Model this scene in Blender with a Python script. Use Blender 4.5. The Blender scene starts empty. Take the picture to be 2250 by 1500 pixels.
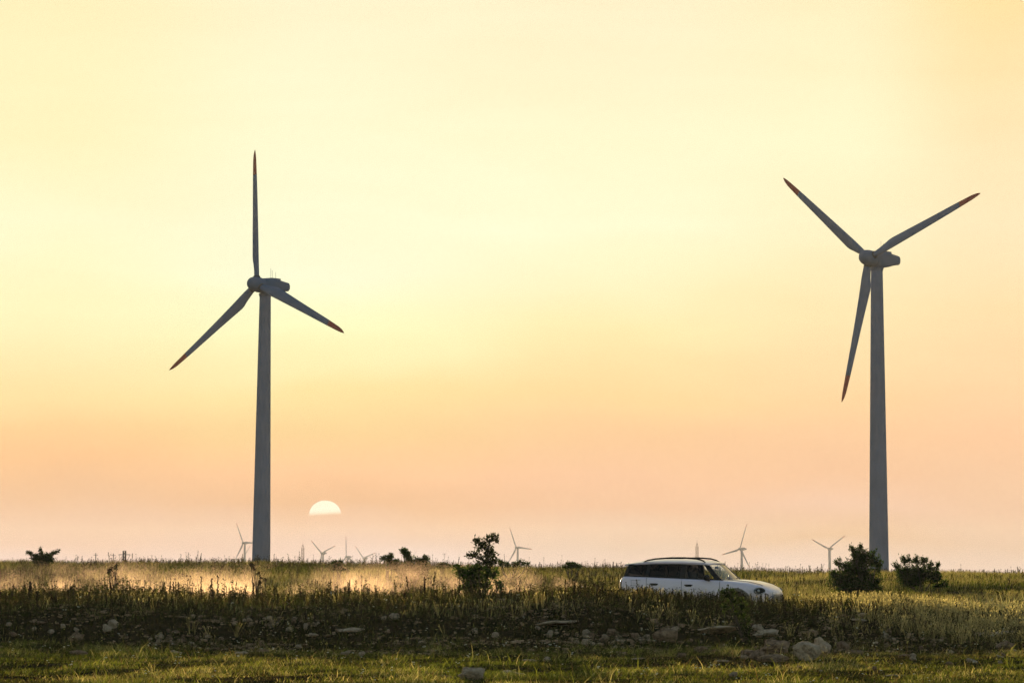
import bpy, bmesh, math, random
import numpy as np
from mathutils import Vector, Matrix, Euler
R = math.radians
random.seed(7)
rng = np.random.default_rng(11)
scene = bpy.context.scene
COL = scene.collection

# ------------------------------------------------------------------ camera
FPX = 7500.0                       # focal length in photo pixels (2250 wide)
PITCH = math.atan(508 / FPX)
cd = bpy.data.cameras.new('camera')
cd.lens = FPX / 2250 * 36.0
cd.sensor_width = 36.0
cd.clip_start = 1.0
cd.clip_end = 30000.0
cam = bpy.data.objects.new('camera', cd)
COL.objects.link(cam)
cam.rotation_euler = (R(90) + PITCH, 0, 0)
scene.camera = cam
scene.render.resolution_x = 1024
scene.render.resolution_y = 682

def P(px, py, d):
    """world point seen at photo pixel (px, py), d metres ahead"""
    dx = (px - 1125) / FPX
    dy = (750 - py) / FPX
    v = Vector((dx, math.cos(PITCH) - dy * math.sin(PITCH), math.sin(PITCH) + dy * math.cos(PITCH)))
    return v * (d / v.y)

# ------------------------------------------------------------------ world
SUN_EL, SUN_AZ = R(4.0), R(-3.2)
w = bpy.data.worlds.new('World')
scene.world = w
w.use_nodes = True
nt = w.node_tree
nt.nodes.clear()
def N(nt, t, **k):
    n = nt.nodes.new(t)
    for a, b in k.items():
        setattr(n, a, b)
    return n
def lin(c):
    return tuple(((x / 255) / 12.92 if x / 255 <= 0.04045 else ((x / 255 + 0.055) / 1.055) ** 2.4) for x in c)
L = nt.links.new
def M_(op, a, b=None, c=None, clamp=False, tree=None):
    t = tree or nt
    n = N(t, 'ShaderNodeMath', operation=op, use_clamp=clamp)
    for i, v in enumerate((a, b, c)):
        if v is None:
            continue
        if isinstance(v, (int, float)):
            n.inputs[i].default_value = v
        else:
            t.links.new(v, n.inputs[i])
    return n.outputs[0]
tc = N(nt, 'ShaderNodeTexCoord')
sep = N(nt, 'ShaderNodeSeparateXYZ')
L(tc.outputs['Generated'], sep.inputs[0])
X, Y, Z = sep.outputs
az = M_('DIVIDE', X, M_('MAXIMUM', Y, 0.05))
hyp = M_('SQRT', M_('ADD', M_('MULTIPLY', X, X), M_('MULTIPLY', Y, Y)))
el = M_('DIVIDE', Z, M_('MAXIMUM', hyp, 0.02))
nz = N(nt, 'ShaderNodeTexNoise')
nz.inputs['Scale'].default_value = 1.0
nz.inputs['Detail'].default_value = 3.0
mp = N(nt, 'ShaderNodeMapping')
mp.inputs['Scale'].default_value = (9, 9, 30)
L(tc.outputs['Generated'], mp.inputs[0])
L(mp.outputs[0], nz.inputs['Vector'])
wob = M_('MULTIPLY', M_('SUBTRACT', nz.outputs[0], 0.5), 0.024)
v = M_('DIVIDE', M_('ADD', el, wob), 0.168, clamp=True)
def px2v(y):
    return (1258 - y) / 7500 / 0.168
#RAMPBEGIN
SKYRAMP = [(100, [(1258, (0.818, 0.616, 0.623)), (1200, (0.792, 0.483, 0.369)), (1100, (0.835, 0.467, 0.253)), (1000, (0.980, 0.543, 0.247)), (930, (0.979, 0.628, 0.278)), (850, (0.996, 0.758, 0.351)), (700, (1.015, 0.953, 0.545)), (500, (1.010, 0.975, 0.629)), (300, (1.025, 0.926, 0.539)), (0, (1.035, 0.905, 0.527))]),
(700, [(1258, (0.853, 0.678, 0.670)), (1200, (0.782, 0.510, 0.435)), (1130, (0.817, 0.432, 0.217)), (1050, (1.019, 0.562, 0.281)), (950, (0.970, 0.650, 0.283)), (850, (0.999, 0.791, 0.351)), (740, (1.008, 1.007, 0.570)), (600, (1.012, 1.006, 0.696)), (300, (1.019, 0.975, 0.650)), (0, (1.025, 0.920, 0.611))]),
(1400, [(1258, (0.805, 0.609, 0.576)), (1200, (0.696, 0.474, 0.376)), (1130, (0.839, 0.460, 0.273)), (1050, (0.938, 0.531, 0.308)), (950, (0.966, 0.575, 0.295)), (850, (0.998, 0.694, 0.318)), (700, (1.019, 0.868, 0.450)), (500, (1.011, 0.994, 0.670)), (300, (1.022, 0.961, 0.629)), (0, (1.022, 0.891, 0.587))]),
(1850, [(1258, (0.764, 0.566, 0.510)), (1200, (0.700, 0.384, 0.212)), (1130, (0.860, 0.518, 0.362)), (1050, (0.912, 0.522, 0.299)), (950, (0.975, 0.586, 0.316)), (850, (1.007, 0.658, 0.330)), (700, (1.004, 0.816, 0.446)), (500, (1.017, 0.909, 0.568)), (300, (1.019, 0.962, 0.619)), (0, (1.018, 0.874, 0.532))]),
(2200, [(1258, (0.754, 0.570, 0.517)), (1200, (0.688, 0.430, 0.313)), (1130, (0.802, 0.469, 0.302)), (1050, (0.893, 0.533, 0.319)), (950, (0.983, 0.581, 0.323)), (850, (1.008, 0.667, 0.360)), (700, (1.001, 0.756, 0.410)), (500, (1.027, 0.838, 0.519)), (300, (1.032, 0.817, 0.478)), (0, (1.024, 0.769, 0.370))])]
#RAMPEND
prev = None
for i, (px, st) in enumerate(SKYRAMP):
    r = N(nt, 'ShaderNodeValToRGB')
    cr = r.color_ramp
    cr.interpolation = 'B_SPLINE' if False else 'EASE'
    cr.interpolation = 'LINEAR'
    st = sorted(st, key=lambda s: -s[0])
    cr.elements[0].position = 0.0
    cr.elements[1].position = 1.0
    cr.elements[0].color = (*st[0][1], 1)
    cr.elements[1].color = (*st[-1][1], 1)
    for y, c in st[1:-1]:
        e = cr.elements.new(px2v(y))
        e.color = (*c, 1)
    L(v, r.inputs[0])
    if prev is None:
        prev = r.outputs[0]
    else:
        mr = N(nt, 'ShaderNodeMapRange', interpolation_type='SMOOTHSTEP')
        L(az, mr.inputs['Value'])
        mr.inputs['From Min'].default_value = (SKYRAMP[i - 1][0] - 1125) / FPX
        mr.inputs['From Max'].default_value = (px - 1125) / FPX
        mx = N(nt, 'ShaderNodeMix', data_type='RGBA')
        L(mr.outputs[0], mx.inputs[0])
        L(prev, mx.inputs[6])
        L(r.outputs[0], mx.inputs[7])
        prev = mx.outputs[2]
# thin high cloud streaks
cn = N(nt, 'ShaderNodeTexNoise'); cn.inputs['Scale'].default_value = 1.0; cn.inputs['Detail'].default_value = 5.0; cn.inputs['Distortion'].default_value = 0.8
cm = N(nt, 'ShaderNodeMapping'); cm.inputs['Rotation'].default_value = (0, R(-14), 0); cm.inputs['Scale'].default_value = (11, 11, 60)
L(tc.outputs['Generated'], cm.inputs[0]); L(cm.outputs[0], cn.inputs['Vector'])
cf = M_('ADD', 1.0, M_('MULTIPLY', M_('SUBTRACT', cn.outputs[0], 0.5), 0.13))
bgF = N(nt, 'ShaderNodeBackground')
cv = N(nt, 'ShaderNodeVectorMath', operation='MULTIPLY')
cc = N(nt, 'ShaderNodeCombineXYZ')
L(M_('ADD', 1.0, M_('MULTIPLY', M_('SUBTRACT', cf, 1.0), 0.3)), cc.inputs[0]); L(M_('ADD', 1.0, M_('MULTIPLY', M_('SUBTRACT', cf, 1.0), 0.6)), cc.inputs[1]); L(cf, cc.inputs[2])
L(prev, cv.inputs[0]); L(cc.outputs[0], cv.inputs[1])
L(cv.outputs[0], bgF.inputs[0])
EXPO = 0.85
bgF.inputs[1].default_value = 2.0 ** -EXPO
sky = N(nt, 'ShaderNodeTexSky', sky_type='NISHITA')
sky.sun_disc = False
sky.sun_elevation = SUN_EL
sky.sun_rotation = SUN_AZ
sky.air_density = 1.0
sky.dust_density = 1.3
sky.ozone_density = 1.2
bgB = N(nt, 'ShaderNodeBackground')
L(sky.outputs[0], bgB.inputs[0])
bgB.inputs[1].default_value = 0.15
mk = N(nt, 'ShaderNodeMapRange', interpolation_type='SMOOTHSTEP')
L(Y, mk.inputs['Value'])
mk.inputs['From Min'].default_value = 0.70
mk.inputs['From Max'].default_value = 0.965
ms = N(nt, 'ShaderNodeMixShader')
L(mk.outputs[0], ms.inputs[0])
L(bgB.outputs[0], ms.inputs[1])
L(bgF.outputs[0], ms.inputs[2])
wo = N(nt, 'ShaderNodeOutputWorld')
L(ms.outputs[0], wo.inputs[0])

sl = bpy.data.lights.new('sun_light', 'SUN')
sl.energy = 4.1
sl.angle = R(0.6)
sl.color = (1.0, 0.79, 0.50)
so = bpy.data.objects.new('sun_light', sl)
COL.objects.link(so)
sdir = Vector((math.sin(SUN_AZ) * math.cos(SUN_EL), math.cos(SUN_AZ) * math.cos(SUN_EL), math.sin(SUN_EL)))
so.rotation_euler = sdir.to_track_quat('Z', 'Y').to_euler()

scene.view_settings.view_transform = 'Standard'
scene.view_settings.look = 'None'
scene.view_settings.exposure = EXPO
scene.view_settings.gamma = 1
cy = scene.cycles
cy.max_bounces = 6
cy.diffuse_bounces = 3
cy.glossy_bounces = 3
cy.transmission_bounces = 4
cy.transparent_max_bounces = 12
cy.volume_bounces = 0
cy.volume_step_rate = 2.0
cy.volume_max_steps = 128
cy.use_denoising = True
cy.denoiser = 'OPENIMAGEDENOISE'
cy.denoising_input_passes = 'RGB_ALBEDO_NORMAL'
cy.denoising_prefilter = 'FAST'
cy.caustics_reflective = False
cy.caustics_refractive = False

# ------------------------------------------------------------------ helpers
def link(o, parent=None):
    COL.objects.link(o)
    if parent is not None:
        o.parent = parent
    return o

def tag(o, label=None, cat=None, group=None, kind=None):
    if label: o['label'] = label
    if cat: o['category'] = cat
    if group: o['group'] = group
    if kind: o['kind'] = kind
    return o

def empty(name, loc=(0, 0, 0), rz=0.0, parent=None):
    o = bpy.data.objects.new(name, None)
    o.empty_display_size = 0.2
    o.location = loc
    o.rotation_euler = (0, 0, rz)
    return link(o, parent)

class MB:
    """collects shapes, builds them as one mesh"""
    def __init__(s):
        s.v = []; s.f = []
    def add(s, vs, fs):
        o = len(s.v)
        s.v += [tuple(a) for a in vs]
        s.f += [tuple(i + o for i in f) for f in fs]
    def grid(s, rows, closed=False, flip=False):
        n = len(rows[0]); vs = [p for r in rows for p in r]; fs = []
        for i in range(len(rows) - 1):
            for j in range(n if closed else n - 1):
                a = i * n + j; b = i * n + (j + 1) % n; c = (i + 1) * n + (j + 1) % n; d = (i + 1) * n + j
                fs.append((a, d, c, b) if flip else (a, b, c, d))
        s.add(vs, fs)
    def cap(s, ring, flip=False):
        s.add(ring, [tuple(range(len(ring)))[::-1] if flip else tuple(range(len(ring)))])
    def tube(s, pts, rad, n=6, caps=True):
        pts = [Vector(p) for p in pts]
        if not hasattr(rad, '__len__'): rad = [rad] * len(pts)
        rows = []
        for i, p in enumerate(pts):
            t = (pts[min(i + 1, len(pts) - 1)] - pts[max(i - 1, 0)])
            if t.length < 1e-9: t = Vector((0, 0, 1))
            t.normalize()
            a = t.cross(Vector((0.13, 0.31, 1.0)))
            if a.length < 1e-3: a = t.cross(Vector((1, 0, 0)))
            a.normalize(); b = t.cross(a)
            rows.append([p + (a * math.cos(2 * math.pi * k / n) + b * math.sin(2 * math.pi * k / n)) * rad[i] for k in range(n)])
        s.grid(rows, closed=True)
        if caps:
            s.cap(rows[0], True); s.cap(rows[-1])
    def box(s, c, d, rot=None):
        vs = [Vector((x * d[0] / 2, y * d[1] / 2, z * d[2] / 2)) for x in (-1, 1) for y in (-1, 1) for z in (-1, 1)]
        if rot is not None: vs = [rot @ q for q in vs]
        s.add([q + Vector(c) for q in vs], [(0, 1, 3, 2), (4, 6, 7, 5), (0, 4, 5, 1), (2, 3, 7, 6), (0, 2, 6, 4), (1, 5, 7, 3)])
    def build(s, name, mat, parent=None, smooth=True, bevel=0.0, sharp=None):
        me = bpy.data.meshes.new(name)
        me.from_pydata(s.v, [], s.f)
        bm = bmesh.new(); bm.from_mesh(me)
        bmesh.ops.remove_doubles(bm, verts=bm.verts, dist=1e-5)
        bmesh.ops.recalc_face_normals(bm, faces=bm.faces)
        if bevel:
            bmesh.ops.bevel(bm, geom=[e for e in bm.edges if e.is_manifold and e.calc_face_angle(0) > 0.6], offset=bevel, segments=2, affect='EDGES', profile=0.6)
        for f in bm.faces: f.smooth = smooth
        if sharp:
            for e in bm.edges:
                if e.is_manifold and e.calc_face_angle(0) > sharp: e.smooth = False
        bm.to_mesh(me); bm.free()
        me.materials.append(mat)
        o = bpy.data.objects.new(name, me)
        return link(o, parent)

def np_mesh(name, V, F, mat, col=None, parent=None, smooth=False):
    """V (n,3); F list of (m,k) int arrays; col (n,3)"""
    me = bpy.data.meshes.new(name)
    F = [np.asarray(f, np.int32) for f in F if len(f)]
    loops = np.concatenate([f.ravel() for f in F])
    tot = np.concatenate([np.full(len(f), f.shape[1], np.int32) for f in F])
    st = np.concatenate([[0], np.cumsum(tot)[:-1]]).astype(np.int32)
    me.vertices.add(len(V)); me.loops.add(len(loops)); me.polygons.add(len(tot))
    me.vertices.foreach_set('co', np.ascontiguousarray(V, np.float32).ravel())
    me.loops.foreach_set('vertex_index', loops)
    me.polygons.foreach_set('loop_start', st)
    me.polygons.foreach_set('loop_total', tot)
    me.update(calc_edges=True)
    if smooth:
        me.polygons.foreach_set('use_smooth', np.ones(len(tot), bool))
    if col is not None:
        a = me.color_attributes.new('tint', 'FLOAT_COLOR', 'POINT')
        c4 = np.ones((len(V), 4), np.float32); c4[:, :3] = col
        a.data.foreach_set('color', c4.ravel())
    me.materials.append(mat)
    o = bpy.data.objects.new(name, me)
    return link(o, parent)

# value noise
_h = rng.random((256, 256))
def vnoise(x, y):
    x = np.asarray(x, float); y = np.asarray(y, float)
    xi = np.floor(x).astype(int); yi = np.floor(y).astype(int)
    fx = x - xi; fy = y - yi
    fx = fx * fx * (3 - 2 * fx); fy = fy * fy * (3 - 2 * fy)
    a = _h[xi & 255, yi & 255]; b = _h[(xi + 1) & 255, yi & 255]
    c = _h[xi & 255, (yi + 1) & 255]; d = _h[(xi + 1) & 255, (yi + 1) & 255]
    return (a * (1 - fx) + b * fx) * (1 - fy) + (c * (1 - fx) + d * fx) * fy
def fbm(x, y, o=4):
    s = 0; a = 0.5
    for i in range(o):
        s = s + a * (vnoise(x * 2 ** i + 17.3 * i, y * 2 ** i - 9.1 * i) - 0.5); a *= 0.5
    return s
def sst(e0, e1, x):
    t = np.clip((x - e0) / (e1 - e0), 0, 1)
    return t * t * (3 - 2 * t)

CARD = 95.5
def road_y(x):
    return CARD - (x - 5.3) * 0.36
def t_road(x, y):
    return sst(-8.5, -4.2, y - road_y(x))
def terrain(x, y):
    x = np.asarray(x, float); y = np.asarray(y, float)
    r = sst(7.0, 12.0, x)                       # 0 left .. 1 right
    z = np.full(np.broadcast(x, y).shape, -1.74)
    z = z + 0.10 * sst(55, 72, y)
    # bank
    lip = 0.5 * fbm(x * 0.25, y * 0.05 + 3, 3)
    bL = sst(72.5 + lip * 3, 84.0 + lip * 2, y) * (0.90 + 0.12 * lip)
    bR = sst(72.5 + lip * 3, 90.0, y) * 0.68
    bL = bL * (1 - 0.07 * sst(2.0, 4.5, x) - 0.06 * np.exp(-((x - 6.4) / 1.1) ** 2))
    z = z + bL * (1 - r) + bR * r
    z = z + 0.34 * sst(76, 83, y) * (1 - t_road(x, y)) * fbm(x * 0.30 + 11, y * 0.08, 3)
    slope = sst(70, 74, y) * (1 - sst(82, 86, y))
    z = z + slope * (fbm(x * 0.8 + 31, y * 0.6, 4) * 0.30)
    # down to the road
    ry = road_y(x)
    dr = y - ry
    roadz = -1.25 + 0.17 * r
    field = -1.02 + 0.14 * r + 0 * x
    t = sst(-7.5, -3.2, dr)
    z = z * (1 - t) + roadz * t
    t2 = sst(3.0, 6.5, dr)
    z = z * (1 - t2) + field * t2
    # rise to the crest
    crest = 0.20 - 0.48 * sst(-14, 22, x) - 0.0 * x
    t3 = sst(106, 150, y)
    z = z * (1 - t3) + crest * t3 + 0
    # step on the far side at right
    z = z + 0.22 * sst(113.0, 114.0, y + 1.2 * fbm(x * .3, 0 * y + 1.5)) * sst(11.5, 13.5, x) * (1 - sst(125, 150, y))
    # beyond the crest the land falls away
    t4 = sst(152, 420, y)
    z = z * (1 - t4) + (-9.0) * t4
    t5 = sst(400, 600, y)
    z = z * (1 - t5) + (-19.5) * t5
    t6 = sst(800, 3500, y)
    z = z * (1 - t6) + (-40.0) * t6
    near = (y < 156)
    bump = fbm(x * 0.45, y * 0.45, 4) * 0.20 + fbm(x * 2.1 + 5, y * 2.1, 3) * 0.07
    onroad = sst(2.0, 3.4, np.abs(dr))
    z = z + np.where(near, bump * (0.15 + 0.85 * onroad), bump)
    return z
def tz(x, y):
    return float(terrain(x, y))
def ground_at(px, py, d0=50, d1=156):
    """first point where the sight line through (px,py) meets the ground"""
    ds = np.arange(d0, d1, 0.1)
    p = P(px, py, 1.0)
    z = terrain(p.x * ds, ds)
    hit = np.nonzero(p.z * ds <= z)[0]
    d = ds[hit[0]] if len(hit) else d1
    return Vector((p.x * d, d, float(terrain(p.x * d, d))))

# ------------------------------------------------------------------ materials
def mat(name, base=(0.5, 0.5, 0.5), rough=0.6, metal=0.0, coat=0.0, spec=0.5, noise=None, bump=None):
    """noise = (scale, colour2, amount contrast) ; bump = (scale, strength, distance)"""
    m = bpy.data.materials.new(name); m.use_nodes = True
    t = m.node_tree; b = t.nodes['Principled BSDF']
    b.inputs['Base Color'].default_value = (*base, 1)
    b.inputs['Roughness'].default_value = rough
    b.inputs['Metallic'].default_value = metal
    b.inputs['Coat Weight'].default_value = coat
    b.inputs['Coat Roughness'].default_value = 0.08
    b.inputs['Specular IOR Level'].default_value = spec
    g = N(t, 'ShaderNodeTexCoord')
    if noise:
        n = N(t, 'ShaderNodeTexNoise'); n.inputs['Scale'].default_value = noise[0]; n.inputs['Detail'].default_value = 5
        t.links.new(g.outputs['Object'], n.inputs['Vector'])
        r = N(t, 'ShaderNodeValToRGB')
        r.color_ramp.elements[0].position = 0.5 - noise[2]; r.color_ramp.elements[1].position = 0.5 + noise[2]
        r.color_ramp.elements[0].color = (*base, 1); r.color_ramp.elements[1].color = (*noise[1], 1)
        t.links.new(n.outputs[0], r.inputs[0]); t.links.new(r.outputs[0], b.inputs['Base Color'])
    if bump:
        n = N(t, 'ShaderNodeTexNoise'); n.inputs['Scale'].default_value = bump[0]; n.inputs['Detail'].default_value = 6
        t.links.new(g.outputs['Object'], n.inputs['Vector'])
        bp = N(t, 'ShaderNodeBump'); bp.inputs['Strength'].default_value = bump[1]; bp.inputs['Distance'].default_value = bump[2]
        t.links.new(n.outputs[0], bp.inputs['Height']); t.links.new(bp.outputs[0], b.inputs['Normal'])
    return m

def leaf_mat(name, trans=0.4, tint_gain=(1, 1, 1)):
    m = bpy.data.materials.new(name); m.use_nodes = True
    t = m.node_tree; t.nodes.clear()
    at = N(t, 'ShaderNodeAttribute', attribute_name='tint')
    g = N(t, 'ShaderNodeMix', data_type='RGBA', blend_type='MULTIPLY')
    g.inputs[0].default_value = 1.0
    g.inputs[7].default_value = (*tint_gain, 1)
    t.links.new(at.outputs['Color'], g.inputs[6])
    d = N(t, 'ShaderNodeBsdfDiffuse'); tr = N(t, 'ShaderNodeBsdfTranslucent')
    gl = N(t, 'ShaderNodeMix', data_type='RGBA', blend_type='MULTIPLY'); gl.inputs[0].default_value = 1.0
    gl.inputs[7].default_value = (1.3, 1.3, 0.8, 1)
    t.links.new(at.outputs['Color'], gl.inputs[6])
    t.links.new(g.outputs[2], d.inputs[0]); t.links.new(gl.outputs[2], tr.inputs[0])
    mx = N(t, 'ShaderNodeMixShader'); mx.inputs[0].default_value = trans
    t.links.new(d.outputs[0], mx.inputs[1]); t.links.new(tr.outputs[0], mx.inputs[2])
    o = N(t, 'ShaderNodeOutputMaterial'); t.links.new(mx.outputs[0], o.inputs[0])
    return m

M = {}
M['grass'] = leaf_mat('grass_blades', 0.45)
M['weed'] = leaf_mat('weed_stems', 0.25)
M['leaf'] = leaf_mat('shrub_leaves', 0.42)
M['bark'] = mat('shrub_bark', (0.045, 0.032, 0.022), 0.9, noise=(9, (0.09, 0.065, 0.045), 0.2), bump=(30, 0.5, 0.01))
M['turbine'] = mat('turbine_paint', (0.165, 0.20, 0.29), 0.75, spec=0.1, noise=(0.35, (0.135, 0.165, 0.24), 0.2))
M['tip'] = mat('red_blade_paint', (0.42, 0.04, 0.015), 0.5, spec=0.3, noise=(1.5, (0.34, 0.035, 0.015), 0.2))
M['darkmetal'] = mat('dark_steel', (0.06, 0.055, 0.05), 0.6, noise=(3, (0.10, 0.08, 0.06), 0.2))
M['hazed'] = mat('hazed_steel', (0.16, 0.085, 0.05), 0.75, noise=(1.2, (0.22, 0.13, 0.08), 0.2))  # brown-orange of the distant haze put into the steel colour

# ------------------------------------------------------------------ ground
def ground():
    xs = np.concatenate([-np.geomspace(9000, 34, 26), np.arange(-33, 33.01, 0.22), np.geomspace(34, 9000, 26)])
    ys = np.concatenate([np.linspace(-400, 30, 10), np.arange(40, 50, 2), np.arange(50, 156, 0.28), np.geomspace(157, 13000, 60)])
    X_, Y_ = np.meshgrid(xs, ys)
    Z_ = terrain(X_, Y_)
    V = np.stack([X_, Y_, Z_], -1).reshape(-1, 3)
    n = len(xs); i = np.arange(len(ys) - 1)[:, None] * n + np.arange(n - 1)[None]
    F = np.stack([i, i + 1, i + n + 1, i + n], -1).reshape(-1, 4)
    m = bpy.data.materials.new('soil'); m.use_nodes = True
    t = m.node_tree; b = t.nodes['Principled BSDF']
    b.inputs['Roughness'].default_value = 1.0; b.inputs['Specular IOR Level'].default_value = 0.0
    g = N(t, 'ShaderNodeTexCoord')
    n1 = N(t, 'ShaderNodeTexNoise'); n1.inputs['Scale'].default_value = 0.8; n1.inputs['Detail'].default_value = 8; n1.inputs['Roughness'].default_value = 0.7
    n2 = N(t, 'ShaderNodeTexNoise'); n2.inputs['Scale'].default_value = 9; n2.inputs['Detail'].default_value = 6
    for q in (n1, n2): t.links.new(g.outputs['Object'], q.inputs['Vector'])
    r1 = N(t, 'ShaderNodeValToRGB')
    r1.color_ramp.elements[0].position = 0.38; r1.color_ramp.elements[0].color = (0.020, 0.022, 0.008, 1)
    r1.color_ramp.elements[1].position = 0.62; r1.color_ramp.elements[1].color = (0.060, 0.040, 0.020, 1)
    t.links.new(n1.outputs[0], r1.inputs[0])
    r2 = N(t, 'ShaderNodeValToRGB')
    r2.color_ramp.elements[0].position = 0.4; r2.color_ramp.elements[0].color = (0.55, 0.55, 0.55, 1)
    r2.color_ramp.elements[1].position = 0.65; r2.color_ramp.elements[1].color = (1.25, 1.2, 1.1, 1)
    t.links.new(n2.outputs[0], r2.inputs[0])
    mu = N(t, 'ShaderNodeMix', data_type='RGBA', blend_type='MULTIPLY'); mu.inputs[0].default_value = 1
    t.links.new(r1.outputs[0], mu.inputs[6]); t.links.new(r2.outputs[0], mu.inputs[7])
    t.links.new(mu.outputs[2], b.inputs['Base Color'])
    bp = N(t, 'ShaderNodeBump'); bp.inputs['Strength'].default_value = 0.8; bp.inputs['Distance'].default_value = 0.05
    t.links.new(n2.outputs[0], bp.inputs['Height']); t.links.new(bp.outputs[0], b.inputs['Normal'])
    o = np_mesh('ground', V, [F], m, smooth=True)
    tag(o, kind='structure')
ground()

def road():
    xs = np.arange(-60, 45, 0.5); ws = np.linspace(-2.5, 2.5, 11)
    rows = []
    for x in xs:
        for k in ws:
            y = road_y(x) + k
            rows.append((x, y, 0))
    V = np.array(rows)
    V[:, 2] = terrain(V[:, 0], V[:, 1]) + 0.02 + 0.02 * np.cos(np.tile(ws, len(xs)) * 2.6)
    n = len(ws); i = np.arange(len(xs) - 1)[:, None] * n + np.arange(n - 1)[None]
    F = np.stack([i, i + n, i + n + 1, i + 1], -1).reshape(-1, 4)
    o = np_mesh('dirt_road', V, [F], mat('road_dust', (0.34, 0.25, 0.16), 0.95, noise=(2.5, (0.24, 0.175, 0.11), 0.25), bump=(6, 0.6, 0.05)), smooth=True)
    tag(o, kind='structure')
road()

# ------------------------------------------------------------------ grass
def blades(name, x, y, h, wd, lean, col, mt, z=None):
    n = len(x)
    z = terrain(x, y) - 0.02 if z is None else z
    a = rng.uniform(0, 2 * np.pi, n)
    # the blade's flat faces are turned at random; the bend goes down-wind plus random
    cx, cy_ = np.cos(a) * wd / 2, np.sin(a) * wd / 2
    la = rng.uniform(0, 2 * np.pi, n)
    lx = np.cos(la) * lean * h + 0.10 * h; ly = np.sin(la) * lean * h
    V = np.empty((n, 5, 3))
    V[:, 0] = np.stack([x - cx, y - cy_, z], -1); V[:, 1] = np.stack([x + cx, y + cy_, z], -1)
    mx, my, mz = x + lx * 0.35, y + ly * 0.35, z + h * 0.6
    V[:, 2] = np.stack([mx + cx * .8, my + cy_ * .8, mz], -1); V[:, 3] = np.stack([mx - cx * .8, my - cy_ * .8, mz], -1)
    V[:, 4] = np.stack([x + lx, y + ly, z + h], -1)
    b = np.arange(n)[:, None] * 5
    q = b + np.array([[0, 1, 2, 3]]); t = b + np.array([[3, 2, 4]])
    return np_mesh(name, V.reshape(-1, 3), [q, t], mt, col=np.repeat(col, 5, 0))

def mixc(cols, n, wts=None):
    cols = np.array(cols, float)
    i = rng.choice(len(cols), n, p=wts)
    return cols[i] * rng.uniform(0.7, 1.3, (n, 1))

GREEN = (0.066, 0.080, 0.016); YGREEN = (0.15, 0.155, 0.026); STRAW = (0.38, 0.30, 0.14); BROWN = (0.11, 0.062, 0.028); DGREEN = (0.028, 0.034, 0.009)

def scatter(n, y0, y1, half, x0=None, x1=None):
    """points uniform on the ground, in a widening wedge"""
    y = np.sqrt(rng.uniform(y0 ** 2, y1 ** 2, n))
    x = rng.uniform(-1, 1, n) * half * y
    if x0 is not None:
        k = (x > x0) & (x < x1); x, y = x[k], y[k]
    return x, y

def lawn():
    x, y = scatter(350000, 49, 75.5, 0.21)
    p = fbm(x * 0.5, y * 0.35, 4)
    edge = 73.0 + 7 * fbm(x * .28, 0 * y + 7.7, 3) - 3.5 * sst(4.5, 8.5, x)
    k = (rng.random(len(x)) < np.clip(0.72 + p * 3.0, 0.12, 1)) & (rng.random(len(x)) < 1 - .85 * sst(-1.5, 1.5, y - edge))
    x, y, p = x[k], y[k], p[k]
    n = len(x)
    q = fbm(x * 0.22 + 40, y * 0.25, 3)
    q2 = fbm(x * 1.3 + 4, y * 0.9, 3)
    h = rng.uniform(0.03, 0.075, n) * (1 + np.clip(p + q2, 0, .3) * 4.0)
    tall = rng.random(n) < 0.035; h[tall] *= rng.uniform(1.5, 2.6, tall.sum())
    dry = rng.random(n) < np.clip(0.40 + q * 2.2 + q2, 0.03, 0.9)
    col = np.where(dry[:, None], mixc([STRAW, YGREEN, BROWN], n, [.35, .4, .25]), mixc([GREEN, YGREEN, DGREEN], n, [.5, .3, .2]))
    col = col * (1 + 2.2 * np.clip(q2 + p * .6, -.36, .4))[:, None]
    o = blades('lawn_grass', x, y, h, rng.uniform(0.006, 0.012, n), 0.6, col, M['grass'])
    tag(o, 'short patchy green and straw coloured grass in the front of the picture', 'grass', kind='stuff')
lawn()

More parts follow.
